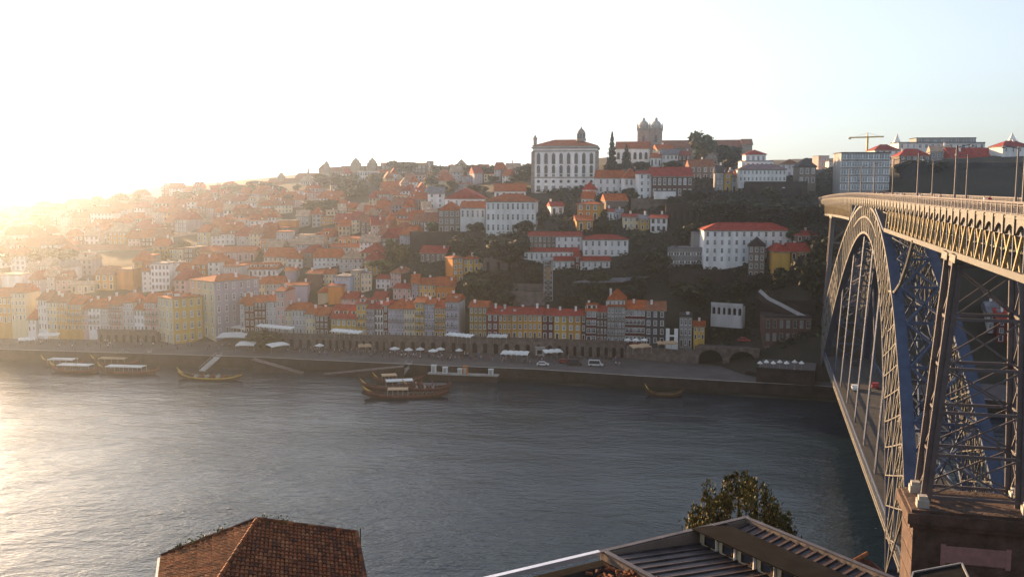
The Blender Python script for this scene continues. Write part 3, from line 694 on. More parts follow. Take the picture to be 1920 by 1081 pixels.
hh(450, 472, 533, 560, 'pink', 'orange', 2, 4, 'pink house with broad orange roof behind the two-toned corner building', rt_y=519); hh(474, 497, 531, 555, 'cream', 'orange', 2, 4, 'cream house with broad orange roof right of the pink one', rt_y=519); hh(499, 532, 531, 552, 'palegrey', 'orange', 2, 5, 'grey house with long orange roof above the riverside row', rt_y=517)
hh(466, 518, 504, 518, 'white', 'orange', 1, 6, 'long white house with white dormers along its orange roof', rt_y=492, dm=5, dep=14); hh(440, 463, 500, 516, 'white', 'orange', 2, 2, 'white gabled house with two windows, right of its lower gable twin', rt='f', rt_y=493)
hh(412, 434, 496, 514, 'white', 'orange', 2, 2, 'white gabled house standing behind the two-toned corner building', rt='f', rt_y=488)
hh(284, 319, 495, 543, 'white', 'grey', 4, 5, 'white four-storey block with regular windows above the yellow corner building', rt='l', ww=1.1); hh(323, 331, 494, 533, 'white', 'grey', 3, 1, 'slim white stair tower beside white blocks', rt='l', rows=[]); hh(331, 355, 507, 534, 'white', 'orange', 3, 3, 'white three-storey house right of the slim white stair tower')
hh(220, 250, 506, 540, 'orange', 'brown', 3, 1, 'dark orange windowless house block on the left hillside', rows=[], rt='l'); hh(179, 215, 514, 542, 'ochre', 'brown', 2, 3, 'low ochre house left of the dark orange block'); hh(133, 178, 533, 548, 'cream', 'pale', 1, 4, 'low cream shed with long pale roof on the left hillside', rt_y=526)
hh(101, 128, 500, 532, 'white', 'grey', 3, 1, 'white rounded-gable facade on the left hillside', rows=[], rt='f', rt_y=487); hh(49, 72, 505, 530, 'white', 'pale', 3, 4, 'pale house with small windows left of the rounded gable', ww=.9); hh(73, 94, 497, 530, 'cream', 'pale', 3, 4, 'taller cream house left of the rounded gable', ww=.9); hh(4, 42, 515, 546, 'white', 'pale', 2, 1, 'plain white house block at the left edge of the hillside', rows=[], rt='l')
hh(364, 400, 470, 490, 'ochre', 'orange', 1, 4, 'wide low house with a huge orange roof, left one of a pair', rt_y=460, dep=20); hh(402, 478, 472, 490, 'pink', 'orange', 1, 7, 'wide low house with a huge orange roof, right one of a pair', rt_y=461, dep=20)
# yellow twin house, and orange roof cluster
hh(849, 869, 483, 527, 'ochre', 'orange', 4, 2, 'tall orange-yellow house with a pyramid roof on the green slope', rt='h', rt_y=478, yaw=24, dep=9, sw='orange'); hh(869, 888, 485, 510, 'yellow', 'orange', 2, 2, 'yellow house with small pyramid roof, middle one of three on the slope', rt='h', rt_y=478, dep=8); hh(888.5, 908, 485, 508, 'yellow', 'orange', 2, 2, 'yellow house with small pyramid roof, right one of three on the slope', rt='h', rt_y=478, dep=8)  # tall house: orange side walls carry the sun glow of its left face
hh(786, 817, 533, 556, 'yellow', 'orange', 2, 4, 'yellow house under the large orange roof above the riverside row', rt_y=520, dep=14); hh(818, 853, 536, 558, 'orange', 'orange', 2, 4, 'orange house under a large orange roof below the twin yellow houses', rt_y=518, dep=14, rows=[0]); hh(772, 786, 530, 558, 'lavender', 'orange', 3, 2, 'narrow lavender house left of the yellow house above the row')
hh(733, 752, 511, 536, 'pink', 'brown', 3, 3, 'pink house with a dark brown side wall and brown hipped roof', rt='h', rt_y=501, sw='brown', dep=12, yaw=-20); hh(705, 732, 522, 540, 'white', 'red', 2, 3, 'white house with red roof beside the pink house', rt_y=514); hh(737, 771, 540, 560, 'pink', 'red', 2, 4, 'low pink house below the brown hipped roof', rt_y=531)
hh(788, 836, 474, 490, 'stone', 'red', 1, 5, 'long low stone shed with red roof among the gardens', rt_y=460, ww=.8)
hh(698, 720, 560, 572, 'stone', 'red', 1, 2, 'small stone house with red roof peeping over the riverside row', rt_y=545); hh(640, 668, 560, 575, 'pink', 'red', 2, 2, 'pink house peeping over the yellow dormered house', rt_y=546)
# the long convent and its neighbours on the cliff
hh(992, 1042, 442, 468, 'stone', 'red', 2, 6, 'unrendered stone half of the long red-roofed convent building', rt_y=434, yaw=0, ww=.8, ch=0, door=False); hh(1042, 1091, 442, 468, 'white', 'red', 2, 4, 'white half of the long red-roofed convent building', rt_y=434, yaw=0, ww=1, ch=0, door=False)
hh(983, 1085, 471, 489, 'white', 'red', 1, 11, 'long white single-storey wing below the convent, upper of two', rt_y=464, yaw=0, dep=8, ww=.9, ch=0, door=False); hh(1034, 1077, 488, 504, 'white', 'red', 1, 4, 'short white wing with red roof at the cliff edge, left of its twin', rt_y=480, yaw=0, dep=7, ww=1, ch=0, door=False, low=1.5); hh(1088, 1144, 488, 503, 'white', 'red', 1, 5, 'longer white wing with red roof at the cliff edge, right of its twin', rt_y=480, yaw=0, dep=7, ww=1, ch=0, door=False, low=1.5); hh(1078, 1087, 481, 505, 'red', 'red', 2, 1, 'narrow dark red stair tower between two white cliff wings', yaw=0, dep=6, ww=.8, ch=0)
hh(1093, 1178, 448, 481, 'white', 'red', 2, 7, 'broad white two-storey house with red hipped roof on the cliff', rt='h', rt_y=439, yaw=0, dep=13, ww=1.1, ch=0, door=False, low=2)
# seminary
hh(1319, 1483, 431, 493, 'white', 'red', 4, 12, 'long white four-storey seminary with bright red roof and four rows of windows', name='seminary', cat='building', rt='h', rt_y=417, yaw=-3, dep=15, ww=1.1, ch=0, door=False, low=3)
hh(1252, 1316, 466, 497, 'grey', 'grey', 2, 6, 'low modern grey building with ribbon windows left of the seminary', rt='l', yaw=-3, ww=2.4, wh=1.2, door=False, ch=0, name='modern_building', cat='building'); hh(1296, 1317, 436, 470, 'grey', 'grey', 2, 1, 'plain grey modern tower block adjoining the seminary', rt='l', rows=[], yaw=-3, ch=0, name='modern_building', cat='building')
hh(1402, 1433, 460, 521, 'stone', 'dark', 4, 3, 'tall stone gabled ruin standing in front of the seminary', rt='f', rt_y=445, yaw=-14, sw='blue', dep=18, ch=0); hh(1451, 1480, 471, 521, 'yellow', 'red', 3, 2, 'plain yellow house with red roof right of the stone gabled ruin', rt='h', rt_y=456, yaw=-4, rows=[], dep=15, sw='ochre'); hh(1492, 1536, 441, 452, 'stone', 'red', 1, 3, 'low house with red roof beside the far end of the bridge', rt_y=432)
hh(1482, 1520, 471, 486, 'ochre', 'red', 1, 3, 'small ochre house under a red roof on the dark slope', rt_y=455)
# white house in three parts below the palace
hh(911, 1003.5, 377, 436, 'white', 'orange', 3, 10, 'white three-storey house with orange roof and rows of windows below the palace', rt='h', rt_y=363, yaw=-6, dep=17, side=3, ww=1.1, ch=0, sw='white', door=False, name='mansion')
hh(863, 910, 389, 435, 'white', 'orange', 2, 5, 'white wing attached left of the three-storey white house', rt_y=377, yaw=-6, dep=14, rows=[1], ww=1.1, ch=0, name='mansion'); hh(822, 863, 394, 435, 'stone', 'orange', 3, 4, 'weathered stone end wing left of the white wing', rt='h', rt_y=378, yaw=-4, dep=14, ch=0, name='mansion')
hh(834, 908, 372, 388, 'white', 'red', 1, 5, 'broad white gabled church with red roof on the hill', rt='f', rt_y=353, yaw=-5, dep=20, rows=[0], ww=1.2, ch=0, door=False, name='church', cat='church'); hh(802, 833, 362, 390, 'white', 'grey', 3, 2, 'white house with narrow windows beside the gabled church', ch=0)
hh(927, 986, 358, 372, 'white', 'orange', 1, 5, 'white house with broad orange roof in front of the palace', rt_y=344, dep=16, ch=0); hh(1033, 1057, 386, 402, 'white', 'red', 1, 2, 'small white house with dark red roof beside the three-storey white house', rt_y=378)
hh(1092, 1117, 355, 375, 'white', 'red', 2, 2, 'slim white house at the foot of the palace, upper of two', rt='f', rt_y=342, dep=8); hh(1090, 1112, 372, 384, 'white', 'orange', 1, 3, 'tiny white house with orange roof above the ochre house')
hh(1082, 1123, 382, 410, 'ochre', 'orange', 2, 3, 'ochre yellow two-storey house with tall windows below the palace', yaw=-18, sw='yellow', dep=9, rt='h', rt_y=377, ch=0); hh(1082, 1112, 413, 433, 'ochre', 'orange', 1, 2, 'ochre lean-to wing below the ochre two-storey house', rt='s', rt_y=403, dep=9, ch=0)
hh(1136, 1177, 376, 392, 'stone', 'orange', 1, 3, 'rough stone house with bright orange roof right of the ochre house', rt_y=363, ch=0, rows=[])
hh(1142, 1155, 396, 412, 'white', 'red', 1, 2, 'small white house left in the cluster under the retaining wall', rt_y=391); hh(1155, 1168, 397, 412, 'blue', 'grey', 1, 2, 'small blue-roofed white house in the cluster under the retaining wall', rt_y=391); hh(1168, 1199, 406, 429, 'cream', 'red', 2, 3, 'cream two-storey house in the cluster under the retaining wall', rt_y=400); hh(1200, 1218, 410, 430, 'yellow', 'grey', 2, 2, 'small yellow house between cream and white houses in the cluster', rt_y=402); hh(1219, 1250, 408, 434, 'white', 'red', 2, 3, 'crooked white house at the right end of the cluster', rt_y=402, win='granite')
# cathedral hill
hh(1120, 1170, 333, 362, 'white', 'orange', 2, 4, 'long white house with orange roof, left half, right of the palace', rt_y=319, yaw=2, door=False, ww=1.2, ch=0); hh(1170, 1197, 333, 368, 'white', 'orange', 2, 3, 'white house with orange pyramid roof beside the tall white house', rt='h', rt_y=316, yaw=2, door=False, ww=1.2, ch=0); hh(1197, 1221, 325, 374, 'white', 'red', 4, 2, 'tall white house with four rows of dark windows', rt_y=320, yaw=2, ww=1.2, ch=0)
hh(1222, 1298, 330, 370, 'brown', 'red', 2, 8, 'long shabby brown house with bright red roof below the cathedral', rt_y=313, yaw=1, ww=1.3, ch=0, door=False); hh(1228, 1267, 359, 370, 'white', 'grey', 1, 4, 'low white garden wall building in front of the brown house', rt='l', Y=436, ch=0, rows=[], low=.8, dep=3)
hh(1293, 1340, 312, 336, 'stone', 'brown', 2, 4, 'weathered stone house with brown roof below the big round tree', rt_y=299); hh(1343, 1356, 323, 360, 'grey', 'dark', 3, 2, 'narrow grey house left of the yellow one'); hh(1357, 1371, 325, 358, 'yellow', 'red', 3, 1, 'narrow bright yellow house on the cathedral hill', ww=1.4, rt='l'); hh(1371.5, 1381, 331, 358, 'blue', 'grey', 2, 1, 'narrow blue house between the yellow and cream houses', ww=1.3)
hh(1382, 1415, 331, 360, 'cream', 'orange', 2, 4, 'cream house with orange roof, right of the narrow blue house', rt_y=321, win='granite', ch=0)
hh(1385, 1474, 317, 341, 'white', 'purple', 2, 12, 'long white villa with purple-grey roof and tall dark windows', rt='h', rt_y=308, yaw=-6, ww=1.0, door=False, ch=0, Y=455, low=3); hh(1390, 1450, 303, 316, 'white', 'grey', 1, 7, 'middle tier of the white tiered villa', rt='l', yaw=-4, dep=10, Y=472, ch=0, door=False); hh(1398, 1436, 289, 304, 'white', 'red', 1, 4, 'top tier of the white tiered villa with red roof', rt='h', rt_y=281, yaw=-4, dep=10, Y=474, ch=0, door=False)
hh(1463, 1497, 307, 332, 'white', 'brown', 2, 3, 'white gabled house right of the tiered villa', rt='f', rt_y=298, ch=0); hh(1496, 1529, 312, 362, 'stone', 'dark', 3, 3, 'dark stone block with dark mansard roof at the end of the bridge', rt='h', rt_y=297, rows=[1, 2], ch=0)
hh(1533, 1553, 293, 350, 'pink', 'grey', 6, 4, 'hazy pinkish apartment tower far behind the bridge end', rt='l', Y=640, ww=1.3, ch=0, name='apartment_block', cat='building'); hh(1553, 1574, 303, 350, 'palegrey', 'grey', 5, 4, 'hazy pale apartment block far behind the bridge end', rt='l', Y=620, ww=1.3, ch=0, name='apartment_block', cat='building')
# right of the bridge
hh(1575, 1666, 287, 358, 'grey', 'dark', 5, 9, 'grey-blue five-storey glazed office block behind the bridge deck', rt='l', yaw=-6, ww=2.6, wh=2.4, Y=445, dep=16, ch=0, door=False, name='office_block', cat='building', win='white', wst='sashc')
hh(1640, 1686, 281, 300, 'white', 'red', 2, 4, 'white house with red hipped roof behind the glazed office block', rt='h', rt_y=271, Y=500); hh(1684, 1846, 268, 292, 'white', 'dark', 2, 14, 'long white modern building with a dark overhanging roof slab', rt='l', Y=520, ww=1.8, ch=0, rows=[1], door=False, name='modern_building', cat='building'); hh(1718, 1830, 259.5, 268, 'grey', 'dark', 1, 8, 'dark roof pavilion on top of the long white modern building', rt='l', Y=526, low=.5, ch=0, door=False, name='modern_building', cat='building')
hh(1686, 1744, 292, 310, 'stone', 'red', 2, 5, 'stone house with red hipped roof above the bridge railing', rt='h', rt_y=279, Y=470, win='white'); hh(1745, 1784, 284, 310, 'grey', 'pale', 2, 4, 'grey house with a pale roof between two red-roofed houses', rt_y=273, Y=468); hh(1784, 1878, 296, 312, 'stone', 'red', 1, 8, 'long stone house with a long red roof behind the bridge', rt_y=277, Y=462, dep=13, ww=1.0)
hh(1879, 1932, 274, 300, 'white', 'red', 2, 4, 'tall white house with red roof at the right edge behind the bridge', rt='h', rt_y=264, Y=455, rows=[1], ww=1)
hh(1868, 1900, 598, 640, 'red', 'red', 3, 2, 'dark red riverside house seen through the bridge tower', Y=338); hh(1898, 1935, 607, 652, 'white', 'red', 3, 3, 'white riverside house with red roof at the right edge under the bridge', Y=334, rt_y=588)
hh(1850, 1872, 585, 636, 'palegrey', 'grey', 3, 2, 'pale grey riverside house behind the legs of the bridge tower', Y=342)

# ------------------------------------------------------------------ bishop's palace
pal = house(999, 1119, 273, 363, 'white', 'orange', 1, 0, yaw=-7, dep=24, rt='h', rt_y=262, Y=505, side=0, ch=0, name='palace', cat='palace', label='huge white palace with arched stone windows, granite corners and a lantern on its roof', low=4)
r, W_, H_ = pal['root'], pal['W'], pal['H']
u = H_ / 88.6  # metres per photo row on the facade
for j in range(8):
    x = -W_ / 2 + W_ * (j + .75) / 8.5
    for (zt, zb, w, stl) in ((286, 307, 1.9, 'arch'), (308.5, 324, 1.8, 'arch'), (325, 330, 1.6, 'sash'), (336, 342, 1.7, 'round'), (347, 358, 1.9, 'sash')):
        add_window(r, x, 0, (361.6 - zb) * u, w, (zb - zt) * u, 'granite', stl)
for j in range(4):
    for (zt, zb, stl) in ((288, 307, 'arch'), (310, 324, 'arch'), (347, 358, 'sash')): add_window(r, W_ / 2, 24 * (j + .5) / 4, (361.6 - zb) * u, 1.8, (zb - zt) * u, 'granite', stl, PI / 2)
m = MB(); hw_ = W_ / 2
for z0, z1, pr in ((361.6 - 332.6, 361.6 - 330.8, .25), (361.6 - 284, 361.6 - 282, .3), (361.6 - 278, 361.6 - 275.5, .8)): m.box(-hw_ - pr, hw_ + pr, -pr, 24.2, z0 * u, z1 * u)
for sx in (-1, 1): m.box(sx * hw_ - .9, sx * hw_ + .9, -.18, .9, -3, 282 * 0 + (361.6 - 284) * u)
m.build('granite_trim', M_granite, r)
m = MB(); m.lathe((hw_ * .48, 8, H_ + pal['rh'] * .75), [(2.6, 0), (2.6, 1.2), (1.9, 1.3), (1.9, 3.6), (2.3, 3.7), (2.2, 4.3), (1.5, 5.6), (.5, 6.5), (.35, 7.2), (.12, 7.3), (.06, 9)], 10)
for i in range(8): a = i * PI / 4; m.box(hw_ * .48 + 1.95 * math.cos(a) - .3, hw_ * .48 + 1.95 * math.cos(a) + .3, 8 + 1.95 * math.sin(a) - .3, 8 + 1.95 * math.sin(a) + .3, H_ + pal['rh'] * .75 + 1.3, H_ + pal['rh'] * .75 + 3.6, 1)
m.build('lantern', [M_granite, M_glass], pal['roof'])
m = MB(); m.lathe((-hw_ + 1, 1.2, H_), [(1.0, 0), (1.0, 3.2), (1.3, 3.3), (1.2, 3.9), (.5, 5), (.1, 6)], 8); m.build('corner_turret', M_conc, r)

# ------------------------------------------------------------------ cathedral
cat_ = empty('cathedral', at(1217, 300, 575), math.radians(-10), 'stone cathedral with two domed towers on the hilltop, right of the palace', 'cathedral')
def lx(px): return (px - 1217) / F * 575
def lz(py): return (300 - py) / F * 575
for (x0, x1, yd) in ((1195, 1217, 231), (1217.6, 1240, 234)):
    m = MB(); a, b = lx(x0), lx(x1); c = (a + b) / 2; wd = b - a; z = lz(246)
    m.box(a, b, 0, wd, -12, z); m.box(a - .35, b + .35, -.35, wd + .35, z, z + .7); m.box(a + .1, b - .1, .1, wd - .1, z + .7, z + 1.6)
    for px_, py_ in ((a, 0), (b, 0), (a, wd), (b, wd)): m.lathe((px_, py_, z + .7), [(.45, 0), (.45, 1.8), (.12, 3.2), (0, 4.6)], 6)
    t = m.build('tower', M_granite, cat_)
    d = MB(); zz = z + 1.6; rr = wd * .40; d.lathe((c, wd / 2, zz), [(rr, 0), (rr * 1.02, 1.0), (rr * 1.12, 1.1), (rr * 1.05, 2.0), (rr * .85, 3.2), (rr * .5, 4.2), (rr * .3, 4.4), (rr * .3, 5.3), (rr * .36, 5.4), (.35, 6.1), (.1, 6.3), (.06, 7.6)], 12); d.build('dome', M_conc, t, smooth=False)
    link('belfry_opening', winmesh('granite', 'arch'), t, (c, -.004, z - 7), 0, (1.9, 1, 4.5)); link('belfry_opening', winmesh('granite', 'arch'), t, (a - .004, wd / 2, z - 7), -PI / 2, (1.9, 1, 4.5))
    BOXES.append((x0, x1, 225, 290))
def cbox(name, x0, x1, yt, yb, d0, d1, rt_y, key, wallmat, gable='g'):
    a, b = lx(x0), lx(x1); m = MB(); z = lz(yt); zr = lz(rt_y) - z
    m.box(a, b, d0, d1, -14, z)
    if gable == 'g': m.add([(a, d0, z), (a, d1, z), (a, (d0 + d1) / 2, z + zr - .2), (b, d0, z), (b, d1, z), (b, (d0 + d1) / 2, z + zr - .2)], [(1, 0, 2), (3, 4, 5)])
    o = m.build(name, wallmat, cat_); rm = link('roof', roof_mesh(b - a, d1 - d0, z, zr, gable, key), o, ((a + b) / 2, d0, 0)); return o
cbox('chapter_house', 1158, 1218, 280, 312, -14, 0, 267, 'orange', wallm('white'))
for i in range(6): link('window', winmesh('granite', 'arch'), cat_, (lx(1163 + i * 10), -14, lz(300)), 0, (1.8, 1, 4.2))
cbox('nave', 1240, 1392, 277, 296, 8, 24, 262, 'brown', M_granite); cbox('transept', 1386, 1404, 272, 296, 4, 24, 261, 'brown', M_granite)
BOXES += [(1158, 1218, 265, 312), (1240, 1404, 260, 300)]
hh(1232, 1262, 279, 305, 'cream', 'orange', 2, 3, 'cream house with orange roof in front of the cathedral towers', Y=545, rt_y=271); hh(1241, 1271, 289, 312, 'white', 'grey', 2, 4, 'white house with tall windows below the cathedral nave', Y=535, rt_y=280, ch=0); hh(1219, 1240, 295, 312, 'white', 'orange', 1, 3, 'low white house with orange roof right of the chapter house', Y=536, rt_y=287); hh(1271, 1294, 291, 312, 'red', 'red', 2, 3, 'dark red house left of the big hilltop tree', Y=535, rt_y=283)

# ------------------------------------------------------------------ far skyline
def tower_thing(name, px, yt, yb, w, Y, prof, label, cat, mt=None, box=None):
    p = at(px, yb, Y); o = empty(name, p, math.radians(-8), label, cat); h_ = (yb - yt) / F * Y; ww = w / F * Y
    m = MB()
    for (f0, f1, k) in box or []: m.box(-ww / 2 * k, ww / 2 * k, 0, ww * k, f0 * h_ - (8 if f0 == 0 else 0), f1 * h_)
    m.build('shaft', mt or M_granite, o)
    if prof:
        m = MB(); m.lathe((0, ww * .5, 0), [(r_ * ww, z * h_) for r_, z in prof], 10); m.build('cap', mt or M_granite, o)
    return o
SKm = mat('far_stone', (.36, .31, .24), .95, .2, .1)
tower_thing('church_tower', 525, 323, 352, 16, 740, [(.5, .45), (.52, .6), (.45, .75), (.25, .9), (.05, 1)], 'squat church dome on the far left skyline', 'tower', SKm, [(0, .45, 1)])
tower_thing('church_spire', 577, 312, 345, 9, 740, [(.5, .4), (.3, .65), (.05, 1)], 'slim pointed church spire on the far skyline', 'spire', SKm, [(0, .4, 1)])
tower_thing('church_tower', 611, 302, 352, 13, 730, [(.5, .6), (.52, .75), (.42, .87), (.2, .96), (.05, 1)], 'tall domed church tower on the far skyline, left of the twin belfries', 'tower', SKm, [(0, .6, 1), (.6, .62, 1.15)])
tower_thing('church_spire', 406, 337, 362, 12, 780, [(.5, .4), (.45, .6), (.12, .7), (.05, 1)], 'small hazy church spire on the far left skyline', 'spire', SKm, [(0, .4, 1)])
for i, px in enumerate((665, 696)): tower_thing('belfry', px, 295, 318, 16, 735, [(.5, .5), (.5, .6), (.4, .75), (.15, .88), (.05, 1)], f'{"left" if i == 0 else "right"} one of twin belfries on the far skyline', 'tower', SKm, [(0, .5, 1), (.5, .54, 1.15)])
hh(640, 712, 312, 330, 'stone', 'brown', 2, 8, 'long stone monastery block beneath the twin belfries', Y=742, ch=0, rt='l', name='monastery', cat='building'); hh(715, 806, 309, 333, 'stone', 'brown', 3, 12, 'long stone block on the skyline right of the twin belfries', Y=735, rt_y=305, ch=0, dep=16, name='monastery', cat='building'); hh(800, 809, 303, 330, 'stone', 'brown', 3, 1, 'slim stone tower at the right end of the skyline block', Y=730, rt='l', ch=0)
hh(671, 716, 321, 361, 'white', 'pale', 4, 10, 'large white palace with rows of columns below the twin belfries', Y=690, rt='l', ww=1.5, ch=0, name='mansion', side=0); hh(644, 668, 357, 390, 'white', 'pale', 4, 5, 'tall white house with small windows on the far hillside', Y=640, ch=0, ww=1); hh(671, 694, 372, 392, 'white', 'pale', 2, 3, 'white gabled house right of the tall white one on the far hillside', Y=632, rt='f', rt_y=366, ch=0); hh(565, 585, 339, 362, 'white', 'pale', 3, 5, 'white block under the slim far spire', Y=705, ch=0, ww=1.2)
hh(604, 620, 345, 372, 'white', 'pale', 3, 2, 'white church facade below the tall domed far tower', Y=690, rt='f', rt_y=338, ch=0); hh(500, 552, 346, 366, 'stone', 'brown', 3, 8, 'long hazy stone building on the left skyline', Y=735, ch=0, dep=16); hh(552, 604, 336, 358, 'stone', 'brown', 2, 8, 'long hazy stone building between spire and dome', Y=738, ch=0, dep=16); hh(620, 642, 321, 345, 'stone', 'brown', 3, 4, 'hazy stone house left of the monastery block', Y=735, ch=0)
hh(521, 556, 414, 432, 'orange', 'pale', 2, 1, 'plain brown-orange wall block with white edge on the mid hillside', Y=540, rows=[], rt='l', ch=0); hh(556, 580, 405, 432, 'palegrey', 'pale', 3, 3, 'pale grey house adjoining the brown-orange wall block', Y=548, ch=0); hh(553, 582, 442, 461, 'pink', 'pale', 2, 1, 'plain pale pink house wall on the mid hillside', rows=[], rt='l', ch=0); hh(593, 621, 438, 449, 'red', 'red', 2, 1, 'plain red-brown house wall on the mid hillside', rows=[], rt='l', ch=0)
hh(634, 700, 447, 460, 'ochre', 'orange', 1, 8, 'long low ochre hall with a pale roof edge', ch=0, rt_y=442, dep=16); hh(620, 681, 463, 482, 'palegrey', 'orange', 2, 7, 'long grey-white house with orange roof on the mid hillside', rt_y=456, ch=0)
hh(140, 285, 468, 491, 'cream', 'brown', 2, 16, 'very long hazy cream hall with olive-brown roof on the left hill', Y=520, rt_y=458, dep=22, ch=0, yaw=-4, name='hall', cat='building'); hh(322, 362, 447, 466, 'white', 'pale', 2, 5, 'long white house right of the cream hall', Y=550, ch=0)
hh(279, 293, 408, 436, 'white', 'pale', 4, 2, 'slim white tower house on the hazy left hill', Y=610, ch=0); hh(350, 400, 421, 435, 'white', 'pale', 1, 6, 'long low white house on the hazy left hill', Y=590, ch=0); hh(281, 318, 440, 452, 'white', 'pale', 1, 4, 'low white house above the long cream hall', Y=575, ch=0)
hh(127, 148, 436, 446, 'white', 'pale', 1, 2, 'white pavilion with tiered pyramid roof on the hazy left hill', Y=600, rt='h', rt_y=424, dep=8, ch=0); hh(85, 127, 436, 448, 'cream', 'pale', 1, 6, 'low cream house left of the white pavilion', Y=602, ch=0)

# ------------------------------------------------------------------ the dense hillside: rows of small houses, one object each
RN = 0
def free(x0, x1, y0, y1):
    for a, b, c, d in BOXES:
        ox = min(x1, b) - max(x0, a); oy = min(y1, d) - max(y0, c)
        if ox > 0 and oy > 0 and ox * oy > .22 * (x1 - x0) * (y1 - y0): return False
    return True
def ridge_x(y): return float(np.interp(y, [318, 335, 360, 400, 430, 460, 490, 520, 556], [1000, 1000, 800, 820, 805, 770, 700, 690, 690]))
def ridge_l(y): return float(np.interp(y, [318, 335, 352, 372, 392, 410, 440, 600], [700, 560, 480, 330, 190, -30, -30, -30]))
WC = ['white'] * 4 + ['cream'] * 4 + ['palegrey'] * 3 + ['pink'] * 2 + ['ochre', 'yellow', 'lavender', 'stone', 'stone', 'red', 'orange', 'brown', 'lavender', 'ochre']
for y in (548, 532, 517, 503, 489, 475, 462, 449, 437, 425, 412, 400, 388, 376, 364, 352, 341, 331):
    reg = []; x = ridge_l(y) + R.uniform(0, 10); xe = ridge_x(y)
    sc_ = (hit((x + xe) / 2, y).y) / 400
    while x < xe:
        w = R.uniform(19, 36) / sc_ * (1 if R.random() < .85 else 1.6); st = R.choice([2, 2, 3, 3, 4] if y > 470 else [2, 2, 2, 3, 3]); h_ = (st * 2.35 + R.uniform(-.5, .7)) * F / (400 * sc_)
        yy = y + R.uniform(-5, 5)
        if free(x, x + w, yy - h_ * .75, yy) and R.random() < .96:
            rt = R.choice(['g', 'g', 'g', 'h', 'f', 'l'] if w < 30 else ['g', 'g', 'h'])
            house(x, x + w, yy - h_, yy, R.choice(WC), R.choice(['orange', 'orange', 'orange', 'red', 'brown', 'pale']), st, max(2, int(w * sc_ / 9)), yaw=R.uniform(-24, 16), dep=R.uniform(11, 15), rt=rt, reg=reg,
                  name='hillside_house', group='small houses packed on the hillside', ch=1 if R.random() < .5 else 0, door=False, low=7, win=R.choice(['white', 'white', 'granite']), dm=1 if R.random() < .12 and rt == 'g' else 0)
            BOXES.pop()
        x += w + R.uniform(0, 4)
    if reg: RN += 1; label_row(reg, f'in the {ordw(RN - 1)} row uphill')
# ------------------------------------------------------------------ walls, terraces and quay furniture
def arch_wall(name, px0, px1, Y0, Y1, z0, z1, n, label, mt=None, aw=.5, ah=.75, thick=.9, top=None, back=3.2, dark=None, cat='wall', zr=None):
    """a masonry wall with n real arched recesses, from photo column px0 to px1"""
    yref = lambda Y: at(0, 0, Y)
    def wx(px, Y): u = (px - 960) / F; return u * Y * 1.02
    a = Vector((wx(px0, Y0), Y0, 0)); b = Vector((wx(px1, Y1), Y1, 0)); W = (b - a).length; rz = math.atan2(b.y - a.y, b.x - a.x)
    o = empty(name, (a.x, a.y, z0), rz, label, cat); H = z1 - z0; m = MB(); c = W / max(n, 1); K = 8
    if n == 0: m.box(0, W, 0, thick, -3, H)
    for i in range(n):
        x0 = i * c; w = c * aw * R.uniform(.8, 1.05); xa, xb = x0 + (c - w) / 2, x0 + (c + w) / 2; hs = H * ah - w / 2; hs = max(hs, H * .3); r = w / 2; xm = (xa + xb) / 2
        arc = [(xm - r * math.cos(PI * k / K), hs + min(r, H * .94 - hs) * math.sin(PI * k / K)) for k in range(K + 1)]
        m.quad((x0, 0, -3), (xa, 0, -3), (xa, 0, H), (x0, 0, H)); m.quad((xb, 0, -3), (x0 + c, 0, -3), (x0 + c, 0, H), (xb, 0, H))
        prof = [(xa, 0)] + arc + [(xb, 0)]
        for (p, q) in zip(arc[:-1], arc[1:]): m.quad((p[0], 0, p[1]), (q[0], 0, q[1]), (q[0], 0, H), (p[0], 0, H))
        for (p, q) in zip(prof[:-1], prof[1:]): m.quad((p[0], 0, p[1]), (p[0], thick, p[1]), (q[0], thick, q[1]), (q[0], 0, q[1]))
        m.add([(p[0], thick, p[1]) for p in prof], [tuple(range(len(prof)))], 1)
    m.quad((0, 0, -3), (0, 0, H), (0, back, H), (0, back, -3)); m.quad((W, 0, H), (W, 0, -3), (W, back, -3), (W, back, H))
    m.quad((0, .5, H), (W, .5, H), (W, back, H), (0, back, H), 2)
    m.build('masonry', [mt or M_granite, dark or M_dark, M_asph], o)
    m = MB(); m.box(-.05, W + .05, -.14, .5, H - .004, H + .75); m.box(-.05, W + .05, -.22, .6, H + .75, H + .95); m.build('parapet', mt or M_granite, o)
    return o
def topz(px, py, Y): return at(px, py, Y).z
M_arc = mat('arcade_stone', (.20, .155, .14), .92, .25, .6, bump=.5, bscale=2)
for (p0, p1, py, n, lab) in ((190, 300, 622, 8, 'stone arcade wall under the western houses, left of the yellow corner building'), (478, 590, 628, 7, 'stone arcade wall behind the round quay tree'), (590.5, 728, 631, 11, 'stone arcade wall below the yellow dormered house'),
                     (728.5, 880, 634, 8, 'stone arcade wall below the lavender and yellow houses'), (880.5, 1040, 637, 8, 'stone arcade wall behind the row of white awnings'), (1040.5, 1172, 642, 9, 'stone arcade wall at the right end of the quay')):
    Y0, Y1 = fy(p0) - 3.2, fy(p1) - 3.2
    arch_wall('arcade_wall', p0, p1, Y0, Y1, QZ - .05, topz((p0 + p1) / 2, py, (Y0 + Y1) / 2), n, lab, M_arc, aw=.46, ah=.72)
arch_wall('quay_terrace_wall', 1172.5, 1300, fy(1172) - 4, 338, QZ, topz(1236, 658, 343), 0, 'plain stone terrace wall below the white parasols', M_arc, back=8)
arch_wall('road_wall', 1300.5, 1420, 338, 331, QZ, topz(1360, 655, 335), 2, 'long road wall with two wide dark arches right of the yellow cottage', M_arc, aw=.84, ah=.95, back=10, thick=3)
